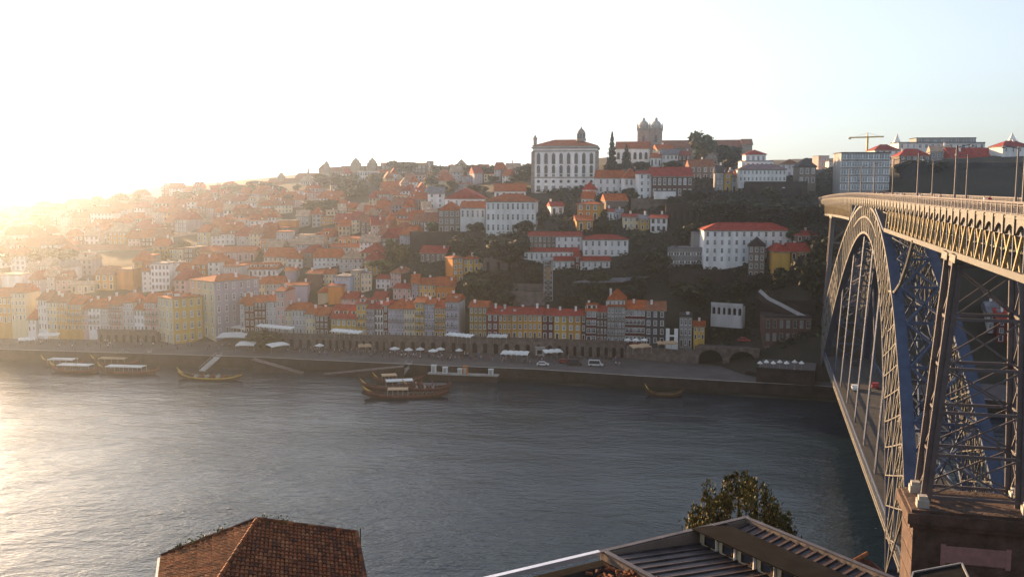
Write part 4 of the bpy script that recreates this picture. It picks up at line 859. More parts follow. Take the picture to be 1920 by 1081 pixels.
arch_wall('bastion', 1416, 1524, 305, 299, -2, topz(1470, 697, 302), 0, 'tall dark quay bastion with a cafe terrace by the bridge foot', M_dkgranite, back=22)
arch_wall('bastion_step', 1395, 1417, 318, 316, -2, topz(1405, 700, 318), 0, 'low quay block left of the tall bastion', M_dkgranite, back=14)
hh(1432, 1520, 595, 668, 'brown', 'dark', 3, 7, 'dark stone restaurant building at the bridge foot with rows of windows', Y=335, rt='l', yaw=-6, rows=[0, 1, 2], ww=1.3, ch=0, sw='brown', win='granite', name='restaurant', cat='building')
def rw(p0, p1, yt, yb, n, lab, mt=None, dY=0, aw=.5, **k):
    Y = hit((p0 + p1) / 2, yb).y + dY; return arch_wall('retaining_wall', p0, p1, Y + (p0 < 1200) * 1.5, Y - 1.5, topz((p0 + p1) / 2, yb, Y) - 1, topz((p0 + p1) / 2, yt, Y), n, lab, mt or M_arc, aw=aw, **k)
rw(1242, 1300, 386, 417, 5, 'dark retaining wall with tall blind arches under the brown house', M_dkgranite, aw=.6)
rw(1178, 1241, 376, 392, 0, 'rough stone retaining wall below the tall white house'); rw(961, 1021, 536, 548, 0, 'upper of two pale stone garden walls left of the lift tower', M_arc); rw(955, 1021, 551, 573, 0, 'lower of two pale stone garden walls left of the lift tower', M_arc)
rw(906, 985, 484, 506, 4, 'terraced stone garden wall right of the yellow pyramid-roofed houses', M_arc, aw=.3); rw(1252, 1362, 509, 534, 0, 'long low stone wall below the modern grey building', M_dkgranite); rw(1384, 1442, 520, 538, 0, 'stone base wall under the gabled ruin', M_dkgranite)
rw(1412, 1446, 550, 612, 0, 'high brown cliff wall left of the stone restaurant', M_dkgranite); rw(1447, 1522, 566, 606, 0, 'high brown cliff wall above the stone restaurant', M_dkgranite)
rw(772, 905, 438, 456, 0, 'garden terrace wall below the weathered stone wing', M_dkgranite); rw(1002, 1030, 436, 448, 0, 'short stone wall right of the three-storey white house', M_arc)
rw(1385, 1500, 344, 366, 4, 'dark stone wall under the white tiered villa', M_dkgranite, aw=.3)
arch_wall('retaining_wall', 1668, 1990, 452, 424, topz(1800, 374, 440) - 6, topz(1800, 309, 440), 0, 'high dark retaining wall behind the bridge deck at the right', mat('dark_wall', (.05, .05, .055), .95, .4, .08, bump=.6), back=6)
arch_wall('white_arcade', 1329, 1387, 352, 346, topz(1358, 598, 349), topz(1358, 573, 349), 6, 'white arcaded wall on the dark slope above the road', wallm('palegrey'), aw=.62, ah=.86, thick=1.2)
w_ = bpy.data.objects['white_arcade']; m = MB(); L_ = 58 / F * 352; m.box(0, L_, -.25, -.003, -3, 1.7); m.build('base_wall', wallm('palegrey'), w_)
st = empty('stair_wall', at(1426, 545, 344), 0, 'sloping white stair parapet on the dark cliff beside the bridge', 'wall'); m = MB(); pl = [at(1424, 544, 345), at(1442, 560, 343), at(1463, 570, 341), at(1493, 586, 338), at(1520, 599, 336)]; b0 = st.location.copy()
for a, b in zip(pl[:-1], pl[1:]): m.beam(a - b0, b - b0, .4, 1.2); m.beam(a - b0 - Vector((0, -.5, 1.7)), b - b0 - Vector((0, -.5, 1.7)), 1.2, 2.1, 1)
m.build('parapet', [wallm('palegrey'), M_dkgranite], st)
cn = empty('canopy_roof', at(1140, 527, 384), math.radians(-4), 'wide flat grey roof on posts halfway up the cliff, right of the lift tower', 'roof'); m = MB(); m.add([(-14, -3, 0), (5, -6, .6), (17, 2, 2.0), (-2, 8, .8)], [(0, 1, 2, 3)]); m.add([(-14, -3, -.5), (5, -6, .1), (17, 2, 1.5), (-2, 8, .3)], [(3, 2, 1, 0)]); m.add([(-14, -3, 0), (5, -6, .6), (17, 2, 2.0), (-2, 8, .8), (-14, -3, -.5), (5, -6, .1), (17, 2, 1.5), (-2, 8, .3)], [(0, 4, 5, 1), (1, 5, 6, 2), (2, 6, 7, 3), (3, 7, 4, 0)]); m.build('roof_slab', roofm('grey'), cn)
m = MB(); [m.cyl((x, y, -4), (x, y, .2), .12) for x, y in ((-10, -2), (-3, -3.4), (4, -4.4), (9, -2), (14, 1), (0, 6))]; m.build('posts', M_iron, cn)
# lift tower
lt_ = empty('lift_tower', at(1028, 582, 381), 0, 'slender steel lift tower with a walkway beneath the cliff houses', 'tower'); h_ = 95 / F * 381; m = MB(); q = 1.65
for sx, sy in ((-1, 0), (1, 0), (-1, 2), (1, 2)): m.beam((sx * q, sy * q, -4), (sx * q, sy * q, h_), .3, .3)
for i in range(10):
    z0, z1 = h_ * i / 10, h_ * (i + 1) / 10
    for y in (0, 2 * q): m.beam((-q, y, z0), (q, y, z1), .12, .12); m.beam((q, y, z0), (-q, y, z1), .12, .12); m.beam((-q, y, z0), (q, y, z0), .2, .2)
m.build('lattice', M_steel, lt_); m = MB(); m.box(-1.1, 1.1, .5, 2.8, h_ * .62, h_ * .86); m.build('lift_cabin', mat('amber_panel', (.5, .28, .08), .6), lt_); m = MB(); m.box(-2, 2, -.4, 14, h_, h_ + .35); m.box(-2, -1.9, -.4, 14, h_ + .35, h_ + 1.4); m.box(1.9, 2, -.4, 14, h_ + .35, h_ + 1.4); m.build('walkway', M_steel, lt_)
# crane far right
cr = empty('tower_crane', at(1625, 300, 640), 0, 'yellow tower crane on the skyline above the glazed office block', 'crane'); s_ = 640 / F; m = MB(); m.beam((0, 0, -10), (0, 0, 44 * s_), 1.1, 1.1); m.build('mast', mat('crane_yellow', (.6, .38, .08), .6), cr); m = MB(); m.beam((-34 * s_, 0, 41 * s_), (30 * s_, 0, 43 * s_), .7, .9); m.beam((0, 0, 50 * s_), (-26 * s_, 0, 41.5 * s_), .12, .12); m.beam((0, 0, 50 * s_), (24 * s_, 0, 43 * s_), .12, .12); m.beam((0, 0, 43 * s_), (0, 0, 50 * s_), .6, .6); m.build('jib', MATS['crane_yellow'], cr); m = MB(); m.box(-36 * s_, -31 * s_, -.8, .8, 38 * s_, 41 * s_); m.build('counterweight', M_conc, cr)
for px, yt, yb, w, lab in ((1683, 251, 275, 13, 'white pointed church spire behind the red roofs at the right'), (1900, 249, 272, 16, 'white church dome behind the red roof at the right edge')):
    tower_thing('church_spire', px, yt, yb, w, 600, [(.5, .35), (.42, .5), (.2, .75), (.04, 1)], lab, 'spire', M_white, [(0, .36, 1)])

# parasols and awnings
def parasol(px, py, w, lab, z=QZ + 2.7, col=None, grp='white parasols on the quay', hh_=2.7):
    p = atz(px, py, z); r = w / F * p.y / 2; o = empty('parasol', (p.x, p.y, z - hh_), R.uniform(0, 1), lab, 'parasol', grp)
    m = MB(); n = 8
    m.add([(0, 0, hh_ + .75)] + [(r * math.cos(2 * PI * i / n), r * math.sin(2 * PI * i / n), hh_) for i in range(n)], [(0, 1 + i, 1 + (i + 1) % n) for i in range(n)])
    for i in range(n):
        a, b = 2 * PI * i / n, 2 * PI * (i + 1) / n; m.quad((r * math.cos(a), r * math.sin(a), hh_), (r * math.cos(b), r * math.sin(b), hh_), (r * math.cos(b), r * math.sin(b), hh_ - .22), (r * math.cos(a), r * math.sin(a), hh_ - .22))
    m.build('canopy', col or M_canvas, o); m = MB(); m.cyl((0, 0, 0), (0, 0, hh_ + .8), .04, n=6); m.cyl((0, 0, 0), (0, 0, .08), .3, n=8); m.build('pole', M_steel, o); return o
def awning(p0, p1, py0, py1, z, lab, col=None, n=5, grp=None, dep=2.6):
    a, b = atz(p0, py0, z), atz(p1, py1, z); o = empty('awning', (a.x, a.y, z - 2.4), math.atan2(b.y - a.y, b.x - a.x), lab, 'awning', grp); W = (b - a).length; m = MB(); K = n * 4
    for i in range(K):
        x0, x1 = W * i / K, W * (i + 1) / K; f = lambda x: 2.4 + .22 * abs(math.sin(PI * n * x / W))
        m.quad((x0, 0, f(x0)), (x1, 0, f(x1)), (x1, dep, f(x1) + .55), (x0, dep, f(x0) + .55)); m.quad((x0, 0, f(x0) - .35), (x1, 0, f(x1) - .35), (x1, 0, f(x1)), (x0, 0, f(x0)))
    m.build('canopy', col or M_canvas, o); m = MB(); [m.cyl((W * i / n, .1, 0), (W * i / n, .1, 2.4), .05, n=6) for i in range(n + 1)]; m.build('frame', M_steel, o); return o
awning(478, 545, 611, 617, 12.6, 'long white awning in front of the red and pink houses above the round tree', n=9); awning(618, 673, 620, 625, 12.4, 'white scalloped awning under the yellow dormered house', n=6); awning(834, 882, 627, 632, 11.8, 'white awning under the lavender house with the plain grey side wall', n=6)
awning(938, 989, 663, 665, 7.2, 'row of white peaked awnings on the quay before the ochre houses', n=5, dep=4); awning(1022, 1056, 661, 659, 7, 'white awning beside a small grey kiosk on the quay', n=3, dep=3); awning(1187, 1222, 652, 649, 11, 'beige awning below three white parasols', M_tan, n=2, dep=3); awning(1234, 1272, 645, 644, 11, 'beige awning in front of the white H-shaped house', M_tan, n=3)
awning(913, 950, 631, 632, 11.4, 'thin grey-white awning under the dark red house', n=3); awning(405, 462, 632, 632, 8.5, 'largest white tent roof on the square, left of the round tree', n=1, dep=9); awning(432, 462, 613, 617, 9.5, 'small white tent roof highest on the square', n=1, dep=6); awning(441, 476, 647, 647, 7.5, 'white tent roof on the square nearest the river', n=1, dep=6); awning(509, 543, 650, 645, 7.2, 'white tent roof right of the round quay tree', n=1, dep=4)
awning(37, 70, 613, 612, 9, 'white awning at far left, highest of three', n=3); awning(70, 110, 629, 628, 7.5, 'white awning at far left, right one of three', n=4); awning(34, 66, 638, 636, 7, 'white awning at far left, lowest of three', n=3); awning(672, 697, 650, 649, 7, 'tan awning on the quay below the lavender house', M_tan, n=2)
for i, (px, py, w) in enumerate([(599, 647, 18), (740, 653, 20), (766, 655, 17), (788, 654, 17), (812, 657, 19), (826, 654, 18), (861, 656, 15)]): parasol(px, py, w, f'white parasol on the quay, {ordw(i)} from the left in front of the arcade')
for i, px in enumerate((1177, 1192.5, 1208)): parasol(px, 637, 15, f'{["left", "middle", "right"][i]} one of three white parasols above the beige awning', z=11.8, grp='three parasols above the beige awning')
for i, px in enumerate((1425, 1437, 1450, 1462, 1475, 1490, 1503)): parasol(px, 680 - (i % 2) * 2, 10, f'small white parasol on the dark bastion terrace, {ordw(i)} from the left', z=topz(1470, 697, 302) + 2.3, hh_=2.3, grp='parasols on the bastion terrace')

tb = MB(); tb.cyl((0, 0, .72), (0, 0, .76), .42, n=10); TBT = tb.mesh('tabletop', [M_wood]); tb = MB(); tb.cyl((0, 0, 0), (0, 0, .72), .04, n=6); tb.cyl((0, 0, 0), (0, 0, .04), .25, n=8); TBL = tb.mesh('pedestal', [M_iron])
ch_ = MB(); ch_.box(-.2, .2, -.2, .2, .43, .47); ch_.box(-.2, .2, .17, .2, .47, .88); [ch_.box(x, x + .03, y, y + .03, 0, .43) for x in (-.2, .17) for y in (-.2, .17)]; CHM = ch_.mesh('cafe_chair', [M_wood])
for i in range(60):
    px = R.choice([R.uniform(725, 880), R.uniform(940, 1056), R.uniform(560, 720), R.uniform(1060, 1160)]); p = Vector(((px - 960) / F * (fy(px) - 8) * 1.02, fy(px) - 5 - R.uniform(1, 6), QZ + .005))
    o = empty('cafe_table', p, R.uniform(0, 3), 'small round cafe table set out on the far quay before the arcade', 'table', 'cafe tables on the quay'); link('tabletop', TBT, o); link('pedestal', TBL, o)
    for k in range(2): a = R.uniform(0, 6.3); c = link('cafe_chair', CHM, None, p + Vector((.75 * math.cos(a), .75 * math.sin(a), 0)), a - PI / 2); tag(c, 'dark cafe chair beside a round table on the far quay', 'chair', 'cafe chairs on the quay')
# boat ramp, landing stage, gangways
o4 = Vector((0, 4.4, 0))
for xa, xb in ((762, 600), (466, 560)):
    a, b = atz(xa, 690, 2), atz(xb, 696, 2); a = Vector((a.x, bank_y(a.x) - 4.5, QZ + .1)); b = Vector((b.x, bank_y(b.x) - 4.5, .05)); m = MB()
    f = [a, a + o4, b + o4, b] if xa > xb else [b, b + o4, a + o4, a]; m.quad(*f); p, q = (b, a) if xa > xb else (a, b)
    m.quad(Vector((p.x, p.y, -2)), Vector((q.x, q.y, -2)), q, p, 1); e_ = a; m.quad(Vector((e_.x, e_.y, -2)), Vector((e_.x, e_.y + 4.4, -2)), e_ + o4, e_, 1)
    tag(m.build('boat_ramp', [M_arc, M_dkgranite]), kind='structure')
def stage(px): x = atz(px, 700, 2).x; return Vector((x, bank_y(x) - 3.4, 2.0))
ls = empty('landing_stage', stage(868), math.radians(-10), 'low pale landing stage along the quay, carrying white cabinets', 'jetty'); m = MB(); m.box(-12.5, 12.5, 0, 3, .0, .45); m.box(-12.3, 12.3, .2, 3, -4, 0, 1); m.build('platform', [M_conc, M_dkgranite], ls)
dq = Vector((math.cos(math.radians(-10)), math.sin(math.radians(-10)), 0))
for i, (px, h_, c) in enumerate(((811, 2.6, M_white), (833, 2.0, M_white), (862, 1.6, M_white), (872, 2.6, mat('orange_panel', (.62, .22, .05), .6)), (921, 1.8, M_white))):
    p = stage(868) + dq * ((px - 868) / F * 333) + Vector((.1, .5, .455)); o = empty('kiosk_cabinet', p, math.radians(-10), ['tall white cabinet at the left end of the landing stage', 'white cabinet second from the left on the landing stage', 'low white cabinet beside the orange one', 'orange cabinet on the landing stage', 'white cabinet at the right end of the landing stage'][i], 'cabinet'); m = MB(); m.box(-.8, .8, .2, 1.5, 0, h_); m.box(-.95, .95, .05, 1.65, h_, h_ + .15); m.build('body', c, o); m = MB(); m.box(-.45, .45, .14, .195, .2, h_ * .85); m.build('door', M_conc, o)
def gangway(x0, y0, x1, y1, z0, z1, w, lab):
    a, b = atz(x0, y0, z0), atz(x1, y1, z1); o = empty('gangway', a, 0, lab, 'gangway', 'gangways down to the boats'); d = b - a; m = MB(); s_ = Vector((-d.y, d.x, 0)).normalized() * w / 2
    m.add([s_, -s_, d - s_, d + s_, s_ - Vector((0, 0, .3)), -s_ - Vector((0, 0, .3)), d - s_ - Vector((0, 0, .3)), d + s_ - Vector((0, 0, .3))], [(0, 1, 2, 3), (7, 6, 5, 4), (0, 4, 5, 1), (2, 6, 7, 3), (1, 5, 6, 2), (3, 7, 4, 0)]); m.build('walkway', M_conc, o)
    for q in (s_, -s_):
        m = MB(); m.beam(q + Vector((0, 0, 1)), d + q + Vector((0, 0, 1)), .08, .08); [m.beam(q + d * i / 6, q + d * i / 6 + Vector((0, 0, 1)), .06, .06) for i in range(7)]; m.build('handrail', M_steel, o)
gangway(143, 666, 170, 651, 1, 4.6, 3, 'white gangway furthest left, behind the masted boat'); gangway(215, 673, 237, 659, 1, 4.6, 2.6, 'white gangway second from the left, above the canopied boat'); gangway(260, 679, 281, 658, 1, 4.6, 2.4, 'white gangway third from the left, beside the canopied boat'); gangway(379, 694, 411, 665, 1, 4.6, 2.4, 'white gangway leading down to the boat with the sunlit gold gunwale'); gangway(751, 703, 768, 680, 1, 4.6, 2.4, 'white gangway leading down to the group of dark boats')

# ------------------------------------------------------------------ river boats
M_hull = mat('boat_hull', (.10, .045, .03), .6, .25, .6); M_gold = mat('boat_yellow', (.62, .40, .07), .55, .1, .6); M_redp = mat('boat_red', (.26, .07, .05), .7, .2, .6)
def boat(px, py, Lpx, lab, rz=-8, canopy=(-.25, .3, M_canvas), stripe=None, mast=False, seats=False, cargo=False, B=2.3, flip=1, grp='traditional wooden river boats'):
    p = atz(px, py, 0); L = Lpx / F * p.y; o = empty('river_boat', (p.x, p.y, 0), math.radians(rz), lab, 'boat', grp); n = 24; m = MB(); g = MB(); dk = MB()
    def sec(u):
        x = u * L / 2; b = B * max(.02, 1 - abs(u) ** 2.6) ** .75; zs = .95 + (1.9 if u * flip < 0 else 1.25) * abs(u) ** 3.2; zk = -.5 + 1.5 * abs(u) ** 5
        return x, b, zs, zk
    S_ = [sec(-1 + 2 * i / n) for i in range(n + 1)]
    for s0, s1 in zip(S_[:-1], S_[1:]):
        for sg in (-1, 1):
            P_ = lambda s, k: (s[0], sg * s[1] * (1, .82, 0)[k], (s[2], s[3] * .6 + s[2] * .25, s[3])[k])
            for k in (0, 1): m.quad(P_(s0, k), P_(s1, k), P_(s1, k + 1), P_(s0, k + 1))
            g.quad((s0[0], sg * (s0[1] + .06), s0[2] + .08), (s1[0], sg * (s1[1] + .06), s1[2] + .08), (s1[0], sg * (s1[1] + .06), s1[2] - .38), (s0[0], sg * (s0[1] + .06), s0[2] - .38)); g.quad((s0[0], sg * (s0[1] + .06), s0[2] + .08), (s1[0], sg * (s1[1] + .06), s1[2] + .08), (s1[0], sg * (s1[1] - .15), s1[2] + .08), (s0[0], sg * (s0[1] - .15), s0[2] + .08))
        dk.quad((s0[0], -s0[1] * .96, min(.75, s0[2] - .2)), (s1[0], -s1[1] * .96, min(.75, s1[2] - .2)), (s1[0], s1[1] * .96, min(.75, s1[2] - .2)), (s0[0], s0[1] * .96, min(.75, s0[2] - .2)))
    m.build('hull', M_hull, o, smooth=True); g.build('gunwale', stripe or M_redp, o); dk.build('deck', M_wood, o)
    bx_ = MB(); u = -.96 * flip; x, b, zs, zk = sec(u); bx_.add([(x, -b, zs), (x, b, zs), (x - flip * L * .05, 0, zs + 1.6), (x + flip * L * .07, 0, zs - .6)], [(0, 1, 2), (0, 2, 3), (1, 3, 2)]); bx_.build('prow', M_gold if stripe is not M_white else M_white, o)
    if canopy:
        c0, c1, cm = canopy; m = MB(); m.box(c0 * L, c1 * L, -1.8, 1.8, 2.75, 2.87); m.box(c0 * L - .1, c1 * L + .1, -1.9, -1.8, 2.6, 2.87); m.box(c0 * L - .1, c1 * L + .1, 1.8, 1.9, 2.6, 2.87); c_ = m.build('canopy', cm, o); m = MB(); [m.cyl((c0 * L + (c1 - c0) * L * i / 4, y, .7), (c0 * L + (c1 - c0) * L * i / 4, y, 2.75), .05, n=5) for i in range(5) for y in (-1.7, 1.7)]; m.build('posts', M_steel, c_)
    if seats:
        for i in range(6): m = MB(); x = -.22 * L + i * .085 * L; m.box(x, x + .5, -1.5, 1.5, .75, 1.2); m.box(x - .1, x, -1.5, 1.5, .75, 1.7); m.build('bench', M_redp if i % 2 else M_conc, o)
    if cargo:
        for i in range(7): m = MB(); x = (.06 + .05 * i) * L; m.cyl((x, -.9, 1.15), (x, .9, 1.15), .42, n=10); m.build('barrel', M_wood, o)
    if mast: m = MB(); m.cyl((0, 0, .6), (0, 0, 9), .12, .07, 6); m.build('mast', M_wood, o)
    m = MB(); x, b, zs, zk = sec(.8 * flip); m.cyl((x * .8, 0, .8), (x * 1.25, 0, zs + .9), .08, n=5); m.box(x * 1.2 - .1, x * 1.2 + .8, -.05, .05, zs + .2, zs + 1.3); m.build('steering_oar', M_wood, o)
    return o
boat(143, 697, 104, 'masted wooden boat with white canopy, leftmost of the moored boats', mast=True, canopy=(-.32, .3, M_canvas)); boat(118, 686, 84, 'wooden boat with pale canopy moored behind the masted boat', canopy=(-.3, .3, M_canvas)); boat(241, 700, 122, 'wooden boat with large white canopy between the masted boat and the gold-edged boat', canopy=(-.34, .26, M_canvas)); boat(216, 684, 96, 'wooden boat with brown canopy moored behind the large white canopy', canopy=(-.3, .25, M_tan))
boat(394, 711, 128, 'open wooden boat with sunlit gold gunwale and rows of benches', canopy=None, stripe=M_gold, seats=True, B=2.5); boat(762, 744, 160, 'largest dark boat in the middle of the river group, nearest the viewer', canopy=(-.22, .02, M_tan), rz=4, B=3, cargo=True); boat(735, 728, 116, 'dark boat with two-part white canopy in the middle group', rz=12, canopy=(-.1, .34, M_canvas)); boat(748, 716, 96, 'dark red boat moored closest to the quay in the middle group', rz=14, canopy=(-.34, -.05, M_tan)); boat(800, 731, 90, 'dark boat with passengers at the right of the middle group', rz=2, canopy=None, seats=True)  # gold gunwale colour stands for sunlight along its edge
boat(1245, 742, 70, 'small brown boat alone in the shaded water by the right quay', canopy=None, stripe=mat('boat_ochre', (.16, .10, .03), .7, .2, .6), rz=-6, B=1.7)
p = atz(847, 705, 0); o = empty('dinghy', (p.x, p.y, 0), .2, 'tiny white dinghy floating right of the middle boats', 'boat'); m = MB(); m.add([(-1.6, -.6, .55), (1.2, -.7, .5), (1.9, 0, .7), (1.2, .7, .5), (-1.6, .6, .55), (-1.4, 0, -.2), (1.2, 0, -.2)], [(0, 1, 6, 5), (1, 2, 6), (2, 3, 6), (3, 4, 5, 6), (4, 0, 5)]); m.build('hull', M_white, o); m = MB(); m.box(-.9, -.6, -.58, .58, .3, .36); m.box(.3, .6, -.6, .6, .3, .36); m.build('seats', M_wood, o)
pt_ = empty('pontoon', atz(790, 724, .4), math.radians(-6), 'dark floating pontoon between the middle boats and the quay', 'pontoon'); m = MB(); m.box(-9, 9, 0, 5, -.6, .3); m.build('float', M_zinc, pt_); m = MB(); [m.cyl((x, y, -1), (x, y, 2), .15, n=6) for x in (-8.5, 8.5) for y in (.3, 4.7)]; m.build('bollards', M_iron, pt_)

# ------------------------------------------------------------------ vehicles
def car(p, rz, col, lab, van=False, cat='car'):
    o = empty('van' if van else 'parked_car', p, rz, lab, 'van' if van else cat); L, Wd, Hh = (5.2, 1.95, 2.2) if van else (4.3, 1.75, 1.45)
    prof = [(-L / 2, .35), (L / 2, .35), (L / 2, .8), (L * .36, .95), (L * .25, Hh), (-L * .47, Hh), (-L / 2, .9)] if van else [(-L / 2, .3), (L / 2, .3), (L / 2, .72), (L * .27, .88), (L * .10, Hh), (-L * .30, Hh), (-L * .44, .95), (-L / 2, .85)]
    m = MB(); m.prism([(x, -Wd / 2, z) for x, z in prof], (0, Wd, 0)); m.build('body', col, o)
    m = MB(); zt, zb = Hh - .1, .95; xa, xb = (-.42 * L, .26 * L) if van else (-.36 * L, .17 * L); xc, xd = (-.44 * L, .32 * L) if van else (-.40 * L, .24 * L)
    for y in (-Wd / 2 - .012, Wd / 2 + .012): m.quad((xc, y, zb), (xd, y, zb), (xb - .12, y, zt), (xa + .1, y, zt))
    m.build('windows', M_glass, o)
    for x in (-L * .31, L * .31):
        for y in (-Wd / 2 + .05, Wd / 2 - .05): m = MB(); m.cyl((x, y - .1, .32), (x, y + .1, .32), .32, n=12); m.build('wheel', M_iron, o)
    return o
M_carw = mat('car_white', (.75, .75, .75), .35, .05, 1, spec=.6); M_cark = mat('car_dark', (.03, .03, .035), .35, .05, 1, spec=.6); M_carr = mat('car_red', (.35, .03, .03), .35, .05, 1, spec=.6)
car(atz(1018, 685, QZ + .01), math.radians(-8), M_carw, 'white car on the quay before the grey kiosk'); car(atz(1077, 684, QZ + .01), math.radians(-8), M_cark, 'dark van on the quay between white car and white-roofed van', True); car(atz(1117, 686, QZ + .01), math.radians(-10), M_carw, 'white van parked on the quay at the right', True); car(atz(1058, 680, QZ + .01), math.radians(-8), M_carr, 'dark red car on the quay behind the white car'); car(atz(1395, 640, 13), math.radians(-30), M_carr, 'red and white car on the road below the white arcade')
lo_ = lambda px, py: atz(px, py, LZ + .01)
car(lo_(1603, 730), PI / 2 - BB, M_carw, 'white car driving on the lower bridge deck'); car(lo_(1600, 684), PI / 2 - BB, M_cark, 'dark car at the far end of the lower bridge deck'); car(lo_(1640, 726), PI / 2 - BB, M_carr, 'red car on the lower bridge deck right of the white car')
kk = empty('kiosk', atz(1012, 668, QZ), math.radians(-8), 'small pale grey kiosk with a dark hatch between quay awnings', 'kiosk'); m = MB(); m.box(-1.6, 1.6, 0, 2.5, 0, 3.2); m.box(-1.9, 1.9, -.3, 2.8, 3.2, 3.4); m.build('body', M_conc, kk); m = MB(); m.box(-.9, .9, -.03, -.005, 1, 2.4); m.build('hatch', M_dark, kk)

# ------------------------------------------------------------------ people (one skinned body, clothed by height)
def person_mesh(pose, shirt, legs):
    me = bpy.data.meshes.new('body_skeleton'); a = .16 if pose else .03
    V = [(0, 0, .92), (0, 0, 1.15), (0, 0, 1.38), (0, 0, 1.50), (0, -.02, 1.66), (.09, 0, .88), (.10, -a, .48), (.10, -a * .7, .07), (.10, -a - .13, .03), (-.09, 0, .88), (-.10, a, .48), (-.10, a * 1.9, .09), (-.10, a * 1.6 - .12, .04), (.19, 0, 1.37), (.25, a * .8, 1.10), (.25, a * .3 - .06, .86), (-.19, 0, 1.37), (-.25, -a * .8, 1.10), (-.25, -a - .08, .86), (0, -.01, 1.74)]
    E_ = [(0, 1), (1, 2), (2, 3), (3, 4), (4, 19), (0, 5), (5, 6), (6, 7), (7, 8), (0, 9), (9, 10), (10, 11), (11, 12), (2, 13), (13, 14), (14, 15), (2, 16), (16, 17), (17, 18)]
    r = [.14, .13, .15, .06, .10, .10, .065, .045, .04, .10, .065, .045, .04, .065, .045, .035, .065, .045, .035, .08]
    me.from_pydata(V, E_, []); o = bpy.data.objects.new('tmp', me); COL.objects.link(o); md = o.modifiers.new('s', 'SKIN'); sv = me.skin_vertices[0].data
    for i, q in enumerate(r): sv[i].radius = (q, q * .8)
    sv[0].use_root = True; o.modifiers.new('u', 'SUBSURF').levels = 1
    dg = bpy.context.evaluated_depsgraph_get(); res = bpy.data.meshes.new_from_object(o.evaluated_get(dg)); bpy.data.objects.remove(o); res.name = 'body'; res.materials.clear()
    for mm in (mat('skin', (.45, .27, .19), .7, .05), shirt, legs, mat('hair', (.03, .02, .015), .7, .1)): res.materials.append(mm)
    for pl_ in res.polygons:
        c = pl_.center; pl_.material_index = 3 if (c.z > 1.70 or (c.z > 1.6 and c.y > .02)) else 0 if c.z > 1.45 else 1 if c.z > .93 and not (abs(c.x) > .2 and c.z < 1.12) else 0 if abs(c.x) > .19 else 2; pl_.use_smooth = True
    return res
CL = [mat('cloth_' + k, c, .9, .1, 3) for k, c in dict(white=(.7, .7, .7), navy=(.04, .05, .12), red=(.4, .05, .05), blue=(.12, .22, .42), black=(.02, .02, .025), sand=(.45, .36, .26)).items()]
PM = [(person_mesh(i % 2, CL[i], CL[[4, 1, 1, 4, 4, 3][i]]), ['white', 'navy', 'red', 'blue', 'black', 'sand'][i]) for i in range(6)]
def person(p, label, group, k=None):
    k = R.randrange(6) if k is None else k; o = link('person', PM[k][0], None, p, R.uniform(0, 2 * PI)); return tag(o, label, 'person', group)
for i in range(255):
    px = R.choice([R.uniform(520, 1170), R.uniform(700, 960), R.uniform(560, 900), R.uniform(0, 470)]); py = np.interp(px, [0, 330, 480, 700, 1000, 1170], [645, 648, 655, 664, 676, 680]) + R.uniform(-6, 7)
    person(atz(px, py, QZ + .01), 'small distant person walking or standing on the far quay', 'people on the far quay')
for k in range(5):
    for i, px in enumerate((700, 770, 792, 806, 828)): pass
for i in range(14): q = atz(R.uniform(775, 820), R.uniform(722, 729), .72); person(q, 'small distant person standing on the dark pontoon by the boats', 'people on the pontoon')
BPX = [(100, 24.9, 4), (123, 25.2, 0), (124, 26.0, 2), (149, 24.8, 1), (150.2, 24.9, 0), (156, 25, 5), (167, 24.7, 0), (168.5, 25.2, 4), (172, 25, 0), (180, 26.5, 3), (186, 24.9, 4), (190, 25.0, 0), (199, 25.1, 5), (203, 25.8, 0), (208, 24.7, 2), (213, 24.9, 0), (219, 25.2, 1), (224, 24.7, 5), (231, 25, 0), (240, 25, 2), (251, 25, 4), (266, 25, 2)]
for i, (t, s_, k) in enumerate(BPX): person(br(t, s_, zd(t) + .17), f'person in {PM[k][1]} top at the near railing of the upper deck, {ordw(i)} from the right', 'people on the bridge', k)
# ------------------------------------------------------------------ trees
def crown_mesh(key, n, size, lm, seed, shape='round', lobes=7):
    rr = random.Random(seed); m = MB(); L_ = []
    for i in range(lobes):
        a = rr.uniform(0, 2 * PI); z = rr.uniform(-.55, .6); r = (.55 if abs(z) < .4 else .35) * rr.uniform(.6, 1.1); L_.append((Vector((r * math.cos(a), r * math.sin(a), z)), rr.uniform(.34, .52)))
    for i in range(n):
        if shape == 'cone':
            z = rr.random() ** 1.3 * 2 - 1; rad = (1 - (z + 1) / 2) ** .8 * (.75 + .25 * math.sin(z * 23)) * math.sqrt(rr.uniform(.25, 1)); a = rr.uniform(0, 2 * PI); c = Vector((rad * math.cos(a), rad * math.sin(a), z)); nrm = Vector((math.cos(a), math.sin(a), .4))
        else:
            c0, r0 = rr.choice(L_); nrm = Vector((rr.gauss(0, 1), rr.gauss(0, 1), rr.gauss(0, 1) + .2)).normalized(); c = c0 + nrm * r0 * rr.uniform(.55, 1.05)
            if rr.random() < .04: c += nrm * .12
        t = (nrm + Vector((rr.gauss(0, .7), rr.gauss(0, .7), rr.gauss(0, .7)))).normalized(); u = t.orthogonal().normalized(); v = t.cross(u); s = size * rr.uniform(.6, 1.4); an = rr.uniform(0, PI); u, v = u * math.cos(an) + v * math.sin(an), v * math.cos(an) - u * math.sin(an)
        m.add([c - u * s, c - v * s * .6, c + u * s, c + v * s * .6], [(0, 1, 2, 3)], 0 if rr.random() < .7 else 1)
    return m.mesh('crown', lm)
CR = {}
